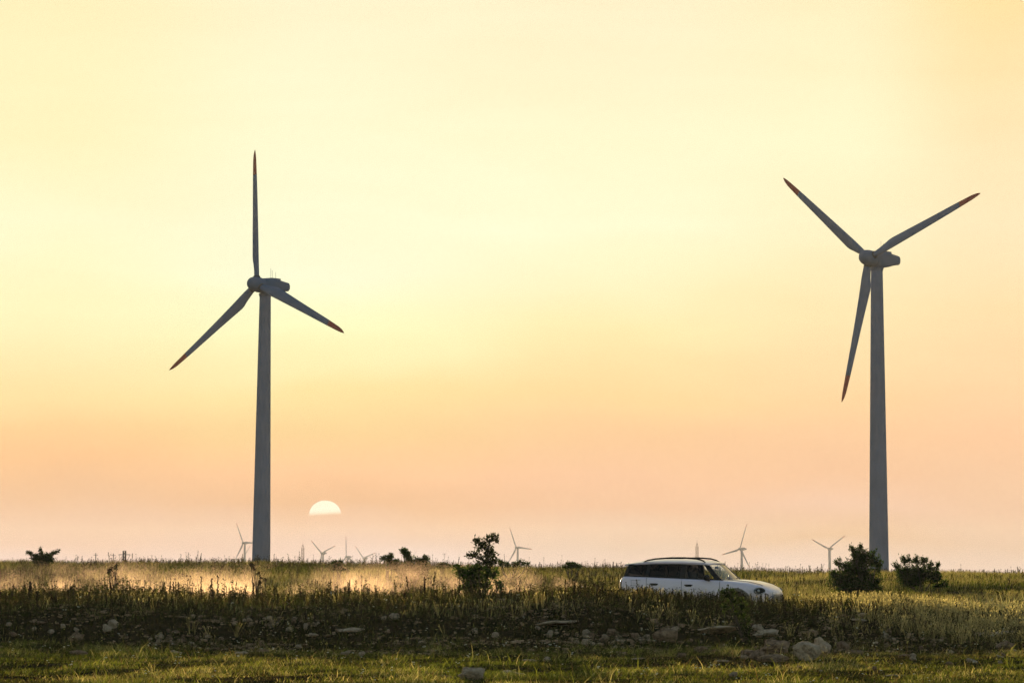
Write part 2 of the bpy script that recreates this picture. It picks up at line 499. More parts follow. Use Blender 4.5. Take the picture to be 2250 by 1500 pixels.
def bank():
    x, y = scatter(375000, 68.5, 96, 0.21)
    dr = y - road_y(x)
    r = sst(7.0, 12.0, x)
    top = sst(79.0, 83.0, y)
    p = fbm(x * 0.55 + 9, y * 0.55, 4)
    dens = 0.11 + 0.89 * top + p * 1.3
    k = (rng.random(len(x)) < np.clip(dens, 0.06, 1) * sst(68, 74, y + 2 * sst(4, 8, x))) & (dr < -2.4)
    x, y, p, top, r = x[k], y[k], p[k], top[k], r[k]
    n = len(x)
    low = 1 - 0.14 * sst(2.0, 4.0, x) * (1 - r)
    h = rng.uniform(0.10, 0.30, n) * (0.38 + 0.66 * top) * (1 + p * 1.3 + .8 * fbm(x * 1.7, y * 1.1 + 50, 2)) * low
    tall = rng.random(n) < 0.12; h[tall] *= rng.uniform(1.2, 1.8, tall.sum())
    q = fbm(x * 0.20 + 70, y * 0.22, 3); q2 = fbm(x * 1.1 + 7, y * 0.8, 3)
    gold = sst(8.5, 12.0, x + 5 * q) * sst(77, 83, y)
    pd = np.clip(0.15 + q * .8 + q2 * .8 + gold * 0.75, 0.03, 0.92)
    dry = rng.random(n) < pd
    col = np.where(dry[:, None], mixc([STRAW, YGREEN, BROWN], n, [.5, .25, .25]), mixc([GREEN, YGREEN, DGREEN, BROWN], n, [.24, .08, .30, .38]))
    col *= rng.uniform(.55, 1.5, (n, 1))
    br = rng.random(n) < .10
    col[br] = mixc([(.60, .50, .28), (.42, .40, .15)], int(br.sum()))
    g_ = (dry & (rng.random(n) < gold))
    col[g_] = mixc([(.74, .62, .36), (.62, .50, .26), (.42, .40, .14)], int(g_.sum()))  # dry straw, lightened further to paint in the strong sunlight here
    h = h * (1 - .22 * top * (1 - gold))
    o = blades('bank_grass', x, y, h, rng.uniform(0.006, 0.012, n), 0.35, col, M['grass'])
    tag(o, 'tall dark grass covering the stony bank between the lawn and the car', 'grass', kind='stuff')
bank()

def field():
    x, y = scatter(450000, 96, 156, 0.215)
    dr = y - road_y(x)
    p = fbm(x * 0.28 + 19, y * 0.16, 4)
    k = (dr > 2.6) & (rng.random(len(x)) < np.clip(0.75 + p * 1.6, 0.25, 1))
    x, y, p = x[k], y[k], p[k]
    n = len(x)
    h = rng.uniform(0.16, 0.36, n) * (1 + p * 0.9)
    q = fbm(x * 0.13 + 3, y * 0.10 + 8, 4)
    dry = rng.random(n) < np.clip(0.62 + q * 2.6, 0.10, 0.95)
    col = np.where(dry[:, None], mixc([STRAW, YGREEN, BROWN], n, [.6, .25, .15]), mixc([GREEN, YGREEN, DGREEN], n, [.4, .3, .3]))
    o = blades('field_grass', x, y, h, rng.uniform(0.009, 0.018, n), 0.30, col, M['grass'])
    tag(o, 'golden green field grass behind the car reaching up to the skyline', 'grass', kind='stuff')
field()

# ------------------------------------------------------------------ weeds (templates copied into one mesh)
def tpl_tri(parts):
    V = []; F = []; C = []; o = 0
    for v, f, c in parts:
        V.append(v); F.append(np.array(f) + o); C.append(np.tile(c, (len(v), 1))); o += len(v)
    return np.concatenate(V), np.concatenate(F), np.concatenate(C)
def ribbon(p0, p1, w0, w1, c, a=0.0):
    p0 = np.array(p0, float); p1 = np.array(p1, float)
    out = []
    for ang in (a, a + np.pi / 2):
        d = np.array([np.cos(ang), np.sin(ang), 0])
        out.append((np.array([p0 - d * w0 / 2, p0 + d * w0 / 2, p1 + d * w1 / 2, p1 - d * w1 / 2]), [(0, 1, 2), (0, 2, 3)], c))
    return out
def octa(p, r, c, flat=1.0):
    p = np.array(p, float)
    v = np.array([(r, 0, 0), (-r, 0, 0), (0, r, 0), (0, -r, 0), (0, 0, r * flat), (0, 0, -r * flat)]) + p
    return [(v, [(0, 2, 4), (2, 1, 4), (1, 3, 4), (3, 0, 4), (2, 0, 5), (1, 2, 5), (3, 1, 5), (0, 3, 5)], c)]
def leafq(p, d, l, wd, c, rg):
    d = np.array(d, float); d /= np.linalg.norm(d)
    s = np.cross(d, rg.normal(size=3)); s /= np.linalg.norm(s) + 1e-9
    p = np.array(p, float)
    v = np.array([p, p + d * l * .45 + s * wd / 2, p + d * l, p + d * l * .45 - s * wd / 2])
    return [(v, [(0, 1, 2), (0, 2, 3)], c)]
DK = np.array((0.045, 0.028, 0.016)); STEM = np.array((0.09, 0.075, 0.03))
def umbel(rg):
    pts = []; lean = rg.normal(size=2) * 0.06
    top = np.array([lean[0], lean[1], 1.0])
    pts += ribbon((0, 0, 0), top * .97, .022, .014, STEM)
    pts += octa(top, .036, DK, .8)
    for i in range(rg.integers(2, 6)):
        h = rg.uniform(.35, .8); b = top * h; a = rg.uniform(0, 6.28); l = rg.uniform(.1, .3)
        e = b + np.array([np.cos(a) * l * .6, np.sin(a) * l * .6, l])
        pts += ribbon(b, e, .013, .010, STEM, a); pts += octa(e, rg.uniform(.022, .036), DK, .8)
    for i in range(5):
        h = rg.uniform(.02, .5); a = rg.uniform(0, 6.28)
        pts += leafq(top * h, (np.cos(a), np.sin(a), .9), rg.uniform(.1, .2), .03, np.array(DGREEN) * 1.4, rg)
    return tpl_tri(pts)
def leafy(rg):
    pts = []; lean = rg.normal(size=2) * 0.08; top = np.array([lean[0], lean[1], 1.0])
    pts += ribbon((0, 0, 0), top, .024, .010, STEM)
    for i in range(22):
        h = rg.uniform(.08, 1.0); a = rg.uniform(0, 6.28)
        c = np.array([GREEN, DGREEN, BROWN, YGREEN][rg.choice(4, p=[.3, .4, .2, .1])]) * rg.uniform(.7, 1.2)
        pts += leafq(top * h, (np.cos(a), np.sin(a), rg.uniform(.2, 1.2)), rg.uniform(.08, .17) * (1.2 - .6 * h), .045, c, rg)
    return tpl_tri(pts)
def spike(rg):
    pts = []; lean = rg.normal(size=2) * 0.05; top = np.array([lean[0], lean[1], 1.0])
    pts += ribbon((0, 0, 0), top, .018, .008, STEM)
    for i in range(16):
        h = .45 + .55 * i / 15
        pts += octa(top * h + np.append(rg.normal(size=2) * .012, 0), rg.uniform(.018, .030), DK * rg.uniform(.8, 1.6), 1.6)
    for i in range(6):
        a = rg.uniform(0, 6.28); pts += leafq(top * rg.uniform(.02, .4), (np.cos(a), np.sin(a), .7), .18, .035, np.array(GREEN), rg)
    return tpl_tri(pts)
def seedgrass(rg):
    pts = []; 
    for k in range(4):
        l = rg.normal(size=2) * .13; top = np.array([l[0] + .08, l[1], rg.uniform(.75, 1.0)])
        c = np.array((.50, .40, .20)) * rg.uniform(.7, 1.15)
        pts += ribbon(rg.normal(size=3) * (.02, .02, 0), top, .012, .008, c)
        pts += leafq(top * .93, (l[0] + .1, l[1], 1), .16, .035, c * 1.1, rg)
    return tpl_tri(pts)
def replicate(name, tpls, x, y, h, mt, gain=None):
    Vs = []; Fs = []; Cs = []; o = 0
    z = terrain(x, y) - 0.02
    which = rng.integers(0, len(tpls), len(x))
    for k, (V, F, C) in enumerate(tpls):
        i = np.nonzero(which == k)[0]
        if not len(i): continue
        a = rng.uniform(0, 6.28, len(i)); ca, sa = np.cos(a)[:, None], np.sin(a)[:, None]
        s = h[i][:, None]; ws = (0.55 + 0.45 * s / 0.6)
        vx = V[None, :, 0] * ws * .75; vy = V[None, :, 1] * ws * .75
        W = np.stack([x[i][:, None] + ca * vx - sa * vy, y[i][:, None] + sa * vx + ca * vy, z[i][:, None] + V[None, :, 2] * s], -1)
        g = rng.uniform(.7, 1.35, (len(i), 1, 1))
        if gain is not None: g = g * gain[i][:, None, None]
        Cc = C[None] * g
        Fo = F[None] + (np.arange(len(i)) * len(V))[:, None, None] + o
        Vs.append(W.reshape(-1, 3)); Cs.append(Cc.reshape(-1, 3)); Fs.append(Fo.reshape(-1, 3)); o += len(i) * len(V)
    return np_mesh(name, np.concatenate(Vs), [np.concatenate(Fs)], mt, col=np.concatenate(Cs))
rg0 = np.random.default_rng(5)
TU = [umbel(rg0) for _ in range(8)]; TL = [leafy(rg0) for _ in range(8)]; TS = [spike(rg0) for _ in range(5)]; TG = [seedgrass(rg0) for _ in range(6)]

def weeds():
    # bank weeds
    x, y = scatter(21000, 77, 96, 0.18)
    p = fbm(x * .5 + 33, y * .4, 3); dr = y - road_y(x)
    k = (dr < -2.6) & (rng.random(len(x)) < np.clip(.55 + p * 2 - .35 * (y < 80), .05, 1))
    x, y = x[k], y[k]
    h = rng.uniform(.16, .40, len(x)) * (1 + (.5 - .3 * sst(1, 3, x)) * (rng.random(len(x)) < .22)) * (1 + 1.1 * fbm(x * .9, y * .5 + 77, 3)) * (1 - .15 * sst(2, 4, x) * (1 - sst(8, 11, x)))
    o = replicate('bank_weeds', TL[:5] + TU + TS[:3], x, y, h, M['weed'])
    tag(o, 'dark leafy weeds and seed stalks crowding the top of the bank', 'weeds', kind='stuff')
    # low herbs among the stones and the lawn
    x, y = scatter(11000, 50, 81, 0.18)
    k = rng.random(len(x)) < np.clip(.35 + (y > 70) * .5 + fbm(x * .7, y * .7, 3) * 1.5, .05, 1)
    x, y = x[k], y[k]
    o = replicate('low_herbs', TL, x, y, rng.uniform(.05, .15, len(x)) * (1 + .5 * (y > 72)), M['weed'])
    tag(o, 'low leafy herbs growing between the stones of the bank', 'herbs', kind='stuff')
    # dry seed grass
    x, y = scatter(20000, 75, 95, 0.18)
    k = (y - road_y(x) < -2.4) & (rng.random(len(x)) < sst(6.5, 11.0, x) * 1.0 * (y > 77) + .16 * sst(0, .2, fbm(x * .6, y * .5 + 9, 3)))
    x, y = x[k], y[k]
    o = replicate('dry_seed_grass', TG, x, y, rng.uniform(.2, .40, len(x)), M['grass'])
    tag(o, 'pale dry seed grass on the right part of the bank', 'grass', kind='stuff')
    # far field weeds
    x, y = scatter(22000, 101, 155, 0.18)
    p = fbm(x * .2 + 3, y * .12, 3)
    k = (y - road_y(x) > 3) & (rng.random(len(x)) < np.clip(.4 + p * 2.4 + .4 * (y > 140), .03, 1))
    x, y = x[k], y[k]
    h = rng.uniform(.2, .44, len(x)); t = rng.random(len(x)) < .10; h[t] *= rng.uniform(1.2, 1.7, t.sum())
    o = replicate('skyline_weeds', TU + TU + TS + TL[:3], x, y, h, M['weed'])
    tag(o, 'thin weed stalks with dark seed heads standing along the field skyline', 'weeds', kind='stuff')
weeds()

def flowers():
    x, y = scatter(420, 50, 92, 0.17)
    k = y - road_y(x) < -3
    x, y = x[k], y[k]
    parts = []
    rg = np.random.default_rng(3)
    zz = terrain(x, y)
    for xx, yy, z in zip(x, y, zz):
        h = rg.uniform(.10, .38)
        parts += ribbon((xx, yy, z), (xx + .02, yy, z + h), .008, .006, STEM)
        c = np.array((.75, .73, .66)) if rg.random() < .6 else np.array((.62, .55, .2))
        for q in range(rg.integers(1, 4)):
            parts += octa((xx + .02 + rg.normal() * .02, yy + rg.normal() * .02, z + h + rg.normal() * .02), rg.uniform(.012, .024), c, .45)
    V, F, C = tpl_tri(parts)
    o = np_mesh('wildflowers', V, [F], M['weed'], col=C)
    tag(o, 'tiny white and yellow wildflowers dotted over lawn and bank', 'flowers', kind='stuff')
flowers()
#@@NEXT@@

# ------------------------------------------------------------------ wind turbines
BR = 26.0
def blade_mesh(r0, r1, n):
    rows = []
    for i in range(n + 1):
        r = r0 + (r1 - r0) * i / n
        t = r / BR
        root = 1 - sst(1.4, 4.6, r)
        ch = np.interp(t, [0, .05, .10, .20, .28, .5, .8, .93, .975, 1.0], [1.1, 1.1, 1.45, 2.12, 1.95, 1.55, 1.12, .85, .55, .12])
        th = np.interp(t, [0, .05, .10, .20, .4, .8, 1.0], [1.1, 1.1, .92, .60, .34, .15, .04])
        tw = R(np.interp(t, [0, .2, .4, .7, 1], [18, 14, 8, 4, 2]))
        off = np.interp(t, [0, .05, .2, 1], [.5, .5, .30, .30])
        pre = -0.35 * t * t * 1.5
        row = []
        K = 16
        for k in range(K):
            a = 2 * math.pi * k / K
            u = math.cos(a); vv = math.sin(a)
            c = (u * .5 + .5 - off) * ch          # + = trailing edge
            prof = vv * .5 * th * (root + (1 - root) * (1.0 - 0.55 * max(0, u)))
            # leading edge (-c) turned upwind (-y)
            xx = -(c * math.cos(tw)) ; yy = c * math.sin(tw) + prof
            row.append((xx, yy + pre, r))
        rows.append(row)
    m = MB(); m.grid(rows, closed=True)
    m.cap(rows[0], True); m.cap(rows[-1])
    return m

def rrect(w, h, y, cz, rad, n=5):
    pts = []
    for (sx, sz, a0) in ((1, 1, 0), (-1, 1, 90), (-1, -1, 180), (1, -1, 270)):
        for k in range(n + 1):
            a = R(a0 + 90 * k / n)
            pts.append((sx * (w / 2 - rad) + rad * math.cos(a), y, cz + sz * (h / 2 - rad) + rad * math.sin(a)))
    return pts

def make_turbine(label, group, tower_len=75.0):
    t = empty('wind_turbine')
    tag(t, label, 'wind turbine', group)
    H = tower_len                      # rotor centre height above the base
    OV = 2.3                           # rotor centre in front of the tower axis
    m = MB(); rows = []
    zt = H - 1.75
    for i in range(26):
        z = zt * i / 25
        rad = 1.05 + (2.02 - 1.05) * (1 - z / zt)
        rows.append([(rad * math.cos(2 * math.pi * k / 40), rad * math.sin(2 * math.pi * k / 40), z) for k in range(40)])
    m.grid(rows, closed=True); m.cap(rows[0], True); m.cap(rows[-1])
    for z in (H * .36, H * .68):       # flange rings
        rad = 1.05 + .97 * (1 - z / zt) + .02
        m.grid([[(rad * math.cos(2 * math.pi * k / 40), rad * math.sin(2 * math.pi * k / 40), z + dz) for k in range(40)] for dz in (-.12, .12)], closed=True)
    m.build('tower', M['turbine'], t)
    # nacelle, loft from front (-y) to tail (+y)
    m = MB(); rows = []
    for y, wd, h, cz, rr in ((-OV + 1.25, 1.9, 2.0, 0.0, .85), (-OV + 1.6, 2.3, 2.6, -.08, .8), (-.6, 2.35, 2.8, -.14, .6), (1.2, 2.35, 2.85, -.14, .6),
                             (2.8, 2.3, 2.5, -.05, .55), (4.2, 2.15, 1.95, .0, .5), (5.45, 2.05, 1.6, .0, .45), (5.7, 1.8, 1.25, .0, .4)):
        rows.append(rrect(wd, h, y, cz, rr))
    m.grid(rows, closed=True); m.cap(rows[0], True); m.cap(rows[-1])
    m.tube([(0, 0, -2.15), (0, 0, -1.6)], [1.1, 1.25], 28)
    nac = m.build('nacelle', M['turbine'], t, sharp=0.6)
    nac.location = (0, 0, H)
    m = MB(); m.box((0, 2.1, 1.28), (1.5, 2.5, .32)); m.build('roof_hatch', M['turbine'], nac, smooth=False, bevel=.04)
    m = MB()
    for x, y, h in ((.5, 1.3, 1.4), (-.5, 1.9, 1.9), (.2, 2.5, 1.2)):
        m = MB(); m.tube([(x, y, 1.3), (x, y, 1.45 + h)], .028, 6)
        m.build('wind_mast', M['darkmetal'], nac)
    # hub (tilted with the rotor)
    tilt = R(5.5)
    hubM = Matrix.Translation((0, -OV, H)) @ Matrix.Rotation(-tilt, 4, 'X')
    m = MB(); rows = []
    for y, rad in ((-2.12, .02), (-2.09, .32), (-1.95, .68), (-1.60, 1.02), (-1.05, 1.27), (-.3, 1.40), (.55, 1.43), (.62, 1.36), (.72, 1.36), (.78, 1.41), (1.25, 1.35), (1.27, .9)):
        rows.append([(rad * math.cos(2 * math.pi * k / 32), y, rad * math.sin(2 * math.pi * k / 32)) for k in range(32)])
    m.grid(rows, closed=True); m.cap(rows[0], True); m.cap(rows[-1])
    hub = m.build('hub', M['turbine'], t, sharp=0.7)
    hub.matrix_local = hubM
    bl0 = blade_mesh(1.0, BR * .815, 26)
    bm0 = None
    for k in range(3):
        if k == 0:
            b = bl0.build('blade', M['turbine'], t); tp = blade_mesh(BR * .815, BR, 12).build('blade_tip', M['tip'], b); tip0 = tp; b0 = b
            # a thin dark bearing ring where the blade leaves the hub
            mm = MB(); mm.tube([(0, 0, 1.30), (0, 0, 1.58)], [.66, .66], 28); rr_ = mm.build('root_collar', M['darkmetal'], b); r0 = rr_
        else:
            b = b0.copy(); link(b, t)
            tp = tip0.copy(); link(tp, b)
            rr_ = r0.copy(); link(rr_, b)
        b['k'] = k
    return t

def pose_turbine(t, hx, hy, d, yaw, tilt, rot, lean=0.0):
    hub = P(hx, hy, d)
    H = 75.0; OV = 2.3
    rm = Matrix.Rotation(lean, 4, 'Y') @ Matrix.Rotation(-yaw, 4, 'Z')
    t.rotation_euler = rm.to_euler()
    # rotor centre = base + rotation * (0,-OV,H)
    off = rm @ Vector((0, -OV, H))
    t.location = hub - off
    hm = Matrix.Translation((0, -OV, H)) @ Matrix.Rotation(-tilt, 4, 'X')
    for c in t.children:
        if c.name.startswith('hub'): c.matrix_local = hm
        if c.name.startswith('blade'):
            c.matrix_local = hm @ Matrix.Rotation(rot + c['k'] * 2 * math.pi / 3, 4, 'Y')
def dup_tree(o, parent=None):
    c = o.copy(); COL.objects.link(c); c.parent = parent
    if 'k' in o: c['k'] = o['k']
    for ch in list(o.children): dup_tree(ch, c)
    return c
TUR = [
 ('large near wind turbine on the left with one blade pointing straight up', 'two large near wind turbines', (564.2, 624.7, 636, .7014, .1039, 1.974, .0105)),
 ('large near wind turbine on the right behind the leafy bush', 'two large near wind turbines', (1908.6, 566.8, 602.7, .7714, .1074, 1.1895)),
 ('distant wind turbine just left of the near left tower, one blade leaning up', 'hazy distant wind turbines', (534.5, 1192, 3900, .7246, .06, 1.60)),
 ('half sunken distant wind turbine behind the one beside the near left tower', 'hazy distant wind turbines', (533, 1229.4, 5141, .6944, .0795, .6028)),
 ('distant wind turbine below the setting sun with two blades in a V', 'hazy distant wind turbines', (707.0, 1214.7, 4269, .7357, .0871, 1.2043)),
 ('distant wind turbine right of the sun with one blade straight up', 'hazy distant wind turbines', (761, 1223, 4200, .78, .08, 2.0)),
 ('low distant wind turbine with a V of blades, left of the ragged shrub', 'hazy distant wind turbines', (798.8, 1225.5, 4881, .7626, .0908, 1.2854)),
 ('faintest distant wind turbine, its two blade tips rising behind the ragged shrub', 'hazy distant wind turbines', (905.5, 1222, 6500, 1.13, .08, 1.12)),
 ('distant wind turbine just right of the slender sapling', 'hazy distant wind turbines', (1134.5, 1202.5, 3950, .7569, .04, 1.655)),
 ('distant wind turbine above the bonnet of the white car', 'hazy distant wind turbines', (1625.7, 1205.4, 3330, .9089, .1204, .3068)),
 ('distant wind turbine with a Y rotor between the car and the large leafy bush', 'hazy distant wind turbines', (1820.9, 1205, 3806, .6718, .1445, .9611))]
proto = None
for lab, grp, pr in TUR:
    if proto is None:
        proto = t = make_turbine(lab, grp)
    else:
        t = dup_tree(proto); tag(t, lab, 'wind turbine', grp)
    pose_turbine(t, *pr)

# ------------------------------------------------------------------ the setting sun, half veiled by the haze bank
def sun_disc():
    d = 9500.0
    c = P(714.5, 1129.5, d)
    a = 35.0 / FPX * d; b = 30.5 / FPX * d
    m = MB(); rows = []
    for i in range(25):
        ph = math.pi * i / 24
        rows.append([(a * math.sin(ph) * math.cos(2 * math.pi * k / 48), a * math.sin(ph) * math.sin(2 * math.pi * k / 48), b * math.cos(ph)) for k in range(48)])
    m.grid(rows, closed=True)
    mt = bpy.data.materials.new('sun_glow'); mt.use_nodes = True
    t = mt.node_tree; t.nodes.clear()
    g = N(t, 'ShaderNodeTexCoord'); s = N(t, 'ShaderNodeSeparateXYZ'); t.links.new(g.outputs['Object'], s.inputs[0])
    sl_ = M_('ADD', s.outputs[2], M_('MULTIPLY', s.outputs[0], -0.055, tree=t), tree=t)
    mr = N(t, 'ShaderNodeMapRange', interpolation_type='SMOOTHSTEP')
    t.links.new(sl_, mr.inputs['Value'])
    mr.inputs['From Min'].default_value = -4.0 * d / 7500; mr.inputs['From Max'].default_value = 13.0 * d / 7500
    em = N(t, 'ShaderNodeEmission'); em.inputs[0].default_value = (1.0, 0.91, 0.70, 1); em.inputs[1].default_value = 1.12 * 2.0 ** -EXPO
    tr = N(t, 'ShaderNodeBsdfTransparent')
    mx = N(t, 'ShaderNodeMixShader'); t.links.new(mr.outputs[0], mx.inputs[0]); t.links.new(tr.outputs[0], mx.inputs[1]); t.links.new(em.outputs[0], mx.inputs[2])
    o = N(t, 'ShaderNodeOutputMaterial'); t.links.new(mx.outputs[0], o.inputs[0])
    ob = m.build('sun', mt); ob.location = c
    tag(ob, 'pale setting sun, only its upper half showing above the haze', 'sun')
sun_disc()

# ------------------------------------------------------------------ masts and poles
def lattice(px, ytop, d, wpx, label, arms=0, matn='hazed', zb=None, group=None, thick=.055):
    top = P(px, ytop, d)
    zb = tz(top.x, d) if zb is None else zb
    H = top.z - zb
    wd = wpx / FPX * d
    root = empty('lattice_mast' if not arms else 'power_pylon', (top.x, d, zb), R(20))
    tag(root, label, 'mast' if not arms else 'pylon', group)
    m = MB(); n = max(6, int(H / (wd * 1.6)))
    Hs = H * .93 if not arms else H
    def leg(i, f):
        k = wd / 2 * (1.0 if f < .93 or arms else 1.0)
        sx, sy = ((-1, -1), (1, -1), (1, 1), (-1, 1))[i]
        return Vector((sx * k, sy * k, Hs * f))
    for i in range(4): m.tube([leg(i, 0), leg(i, 1)], thick, 5)
    for s in range(n):
        for i in range(4):
            j = (i + 1) % 4
            m.tube([leg(i, s / n), leg(j, (s + 1) / n)], thick * .55, 4)
            m.tube([leg(i, (s + 1) / n), leg(j, (s + 1) / n)], thick * .55, 4)
    m.build('lattice_frame', M[matn], root, smooth=False)
    m = MB()
    if not arms:
        for i in range(4): m.tube([leg(i, 1), (0, 0, H * .97)], thick * .7, 4)
        m.tube([(0, 0, H * .95), (0, 0, H)], thick * .5, 5)
        m.build('mast_head', M[matn], root, smooth=False)
    else:
        for z, l in ((.97, arms), (.62, arms * .8)):
            m.tube([(-l, 0, H * z), (l, 0, H * z)], thick * .8, 4)
            m.tube([(-l, 0, H * z), (0, 0, H * (z - .09))], thick * .5, 4); m.tube([(l, 0, H * z), (0, 0, H * (z - .09))], thick * .5, 4)
        m.build('crossarm', M[matn], root, smooth=False)
    return root
lattice(665.5, 1189, 1150, 4.6, 'slim brown lattice mast left of the setting sun', group='slim lattice masts')
lattice(1531.5, 1186, 1150, 4.6, 'slim brown lattice mast rising behind the roof of the white car', group='slim lattice masts')
lattice(273.5, 1209.5, 520, 5.2, 'short dark lattice pylon with crossarm on the left skyline', arms=.9, matn='darkmetal', thick=.07)
for px, yt, lab in ((210.5, 1214, 'thin bare pole on the skyline left of the lattice pylon, the left of two'), (249, 1215, 'thin bare pole close beside the lattice pylon on the left skyline')):
    top = P(px, yt, 400); zb = tz(top.x, 400)
    m = MB(); m.tube([(0, 0, 0), (0, 0, top.z - zb)], [.06, .045], 7); m.tube([(-.28, 0, top.z - zb - .25), (.28, 0, top.z - zb - .25)], .03, 5)
    o = m.build('utility_pole', M['darkmetal']); o.location = (top.x, 400, zb)
    tag(o, lab, 'pole', 'thin poles on the left skyline')

# ------------------------------------------------------------------ shrubs and sapling
def shrub(name, label, cat, base, d, lobes, leaf=.06, n=900, dens=1.0, cols=None, seed=1, group=None, trunk=.05, trunk_pts=None, depthf=.8):
    """lobes: (cx, cy, rx, ry, angle_deg) outline pieces in photo pixels at distance d, each given real thickness"""
    rg = np.random.default_rng(seed)
    s = d / FPX
    g = P(base[0], base[1], d)
    gz = tz(g.x, d)
    root = empty(name, (g.x, d, gz)); tag(root, label, cat, group)
    org = Vector((g.x, d, gz))
    cols = cols or [(.032, .060, .013), (.055, .095, .020), (.018, .034, .010)]
    stems = MB(); parts_v = []; parts_c = []
    for li, (cx, cy_, rx, ry, an) in enumerate(lobes):
        c = P(cx, cy_, d) - org
        rr = min(rx, ry) * s
        c.y += rg.uniform(-1, 1) * min(rx, 30) * s * .5
        ax = R(an)
        # stem from the base to the lobe centre
        st = Vector((rg.normal() * .04, rg.normal() * .04, -.05))
        if trunk_pts:
            tp = [P(q[0], q[1], d) - org for q in trunk_pts]
            near = min(tp, key=lambda q: (q - c).length + max(0, q.z - c.z) * 3); st = near
        mid = st.lerp(c, .5) + Vector((rg.normal(), rg.normal(), 0)) * .05 * (c - st).length
        stems.tube([st, mid, c], [trunk * .5, trunk * .36, trunk * .18], 5, caps=False)
        cnt = int(n * dens * (rx * ry) / 900.0) + 12
        ntw = max(4, cnt // 14)
        for k in range(ntw):
            # twig end in the lobe, biased outward so the outline breaks up
            a = rg.uniform(0, 2 * math.pi); rad = rg.uniform(.15, 1.0) ** .6
            if rg.random() < .18: rad *= 1.18
            b = rg.uniform(-1, 1)
            u = rad * math.cos(a) * rx * math.sqrt(1 - b * b * .8); v = rad * math.sin(a) * ry * math.sqrt(1 - b * b * .8)
            uu = u * math.cos(ax) - v * math.sin(ax); vv = u * math.sin(ax) + v * math.cos(ax)
            e = c + Vector((uu * s, b * (rx + ry) * .5 * depthf * s, vv * s))
            if e.z < .02: e.z = .02 + abs(rg.normal()) * .03
            st2 = c.lerp(e, .15) if (e - c).length < .4 else c.lerp(e, .3)
            stems.tube([st2, (st2 + e) / 2 + Vector(rg.normal(size=3)) * .015, e], [.010, .007, .004], 3, caps=False)
            dirv = (e - st2); 
            if dirv.length < 1e-4: continue
            dirv.normalize()
            m_ = 14
            for q in range(m_):
                f = rg.uniform(.25, 1.08)
                p = np.array(st2.lerp(e, f)) + rg.normal(size=3) * leaf * .45
                dr = rg.normal(size=3) * .8 + np.array(dirv) * .8 + np.array((0, 0, .25)); dr /= np.linalg.norm(dr)
                l = leaf * rg.uniform(.7, 1.35); wd = l * rg.uniform(.38, .55)
                sd = np.cross(dr, rg.normal(size=3)); sd /= np.linalg.norm(sd) + 1e-9
                parts_v.append([p, p + dr * l * .45 + sd * wd / 2, p + dr * l, p + dr * l * .45 - sd * wd / 2])
                parts_c.append(np.array(cols[rg.integers(len(cols))]) * rg.uniform(.7, 1.3))
    if trunk_pts:
        tp = [P(q[0], q[1], d) - org for q in trunk_pts]
        stems.tube(tp, [trunk * (1 - .75 * i / (len(tp) - 1)) for i in range(len(tp))], 7)
    stems.build('stem', M['bark'], root)
    V = np.array(parts_v); nL = len(V)
    q = np.arange(nL)[:, None] * 4
    np_mesh('foliage', V.reshape(-1, 3), [q + np.array([[0, 1, 2, 3]])], M['leaf'], col=np.repeat(np.array(parts_c), 4, 0), parent=root)
    return root

shrub('leafy_bush', 'large dark leafy bush in front of the near right turbine tower', 'bush', (1880, 1303), 109,
      [(1885, 1265, 48, 36, 0), (1850, 1280, 34, 24, 0), (1918, 1282, 26, 26, 0), (1888, 1232, 28, 26, 5), (1872, 1208, 6, 14, 20), (1890, 1205, 6, 14, -12), (1897, 1215, 7, 16, -10), (1880, 1218, 8, 18, 10),
       (1915, 1228, 9, 24, -10), (1930, 1245, 7, 26, -12), (1844, 1236, 10, 9, 20), (1860, 1245, 16, 13, 30), (1838, 1232, 5, 5, 0), (1905, 1222, 7, 14, 0), (1832, 1262, 12, 12, 0), (1925, 1232, 5, 16, -20), (1878, 1290, 52, 16, 0)],
      leaf=.062, n=2300, seed=4, group='two large leafy bushes')
shrub('leafy_bush', 'second large dark leafy bush, just right of the tower base', 'bush', (2020, 1295), 112,
      [(2022, 1262, 42, 26, 0), (1990, 1262, 20, 28, 0), (2055, 1268, 22, 18, 0), (1987, 1232, 8, 14, 10), (1997, 1226, 6, 10, -5), (2014, 1232, 9, 14, 10), (2030, 1234, 10, 12, -15), (2060, 1245, 6, 12, -15), (1972, 1245, 8, 12, 25), (2045, 1245, 8, 14, 0), (2076, 1280, 8, 9, 0), (2063, 1288, 14, 9, 0), (2000, 1280, 28, 12, 0)],
      leaf=.065, n=2300, seed=9, group='two large leafy bushes')
shrub('sapling', 'slender dark sapling left of the car, leaning leafy crown above the skyline', 'small tree', (1066, 1300), 93.5,
      [(1078, 1187, 15, 9, 10), (1070, 1198, 16, 12, 0), (1088, 1180, 7, 5, 20), (1090, 1186, 6, 4, -30), (1052, 1192, 10, 10, 40), (1046, 1190, 5, 4, 0), (1055, 1200, 10, 9, 0), (1075, 1208, 13, 9, 0), (1065, 1218, 24, 9, 0), (1042, 1215, 12, 7, -15), (1032, 1220, 7, 3, -10), (1050, 1223, 14, 7, -10), (1078, 1225, 14, 9, 0), (1060, 1236, 22, 9, 0), (1082, 1238, 12, 6, 0), (1092, 1232, 5, 3, 30), (1068, 1245, 12, 8, 0)],
      leaf=.085, n=900, dens=.55, seed=12, trunk=.055, trunk_pts=[(1067, 1302), (1068, 1280), (1070, 1255), (1070, 1235), (1072, 1210), (1076, 1188)], cols=[(.030, .05, .012), (.04, .045, .012), (.02, .03, .01)])
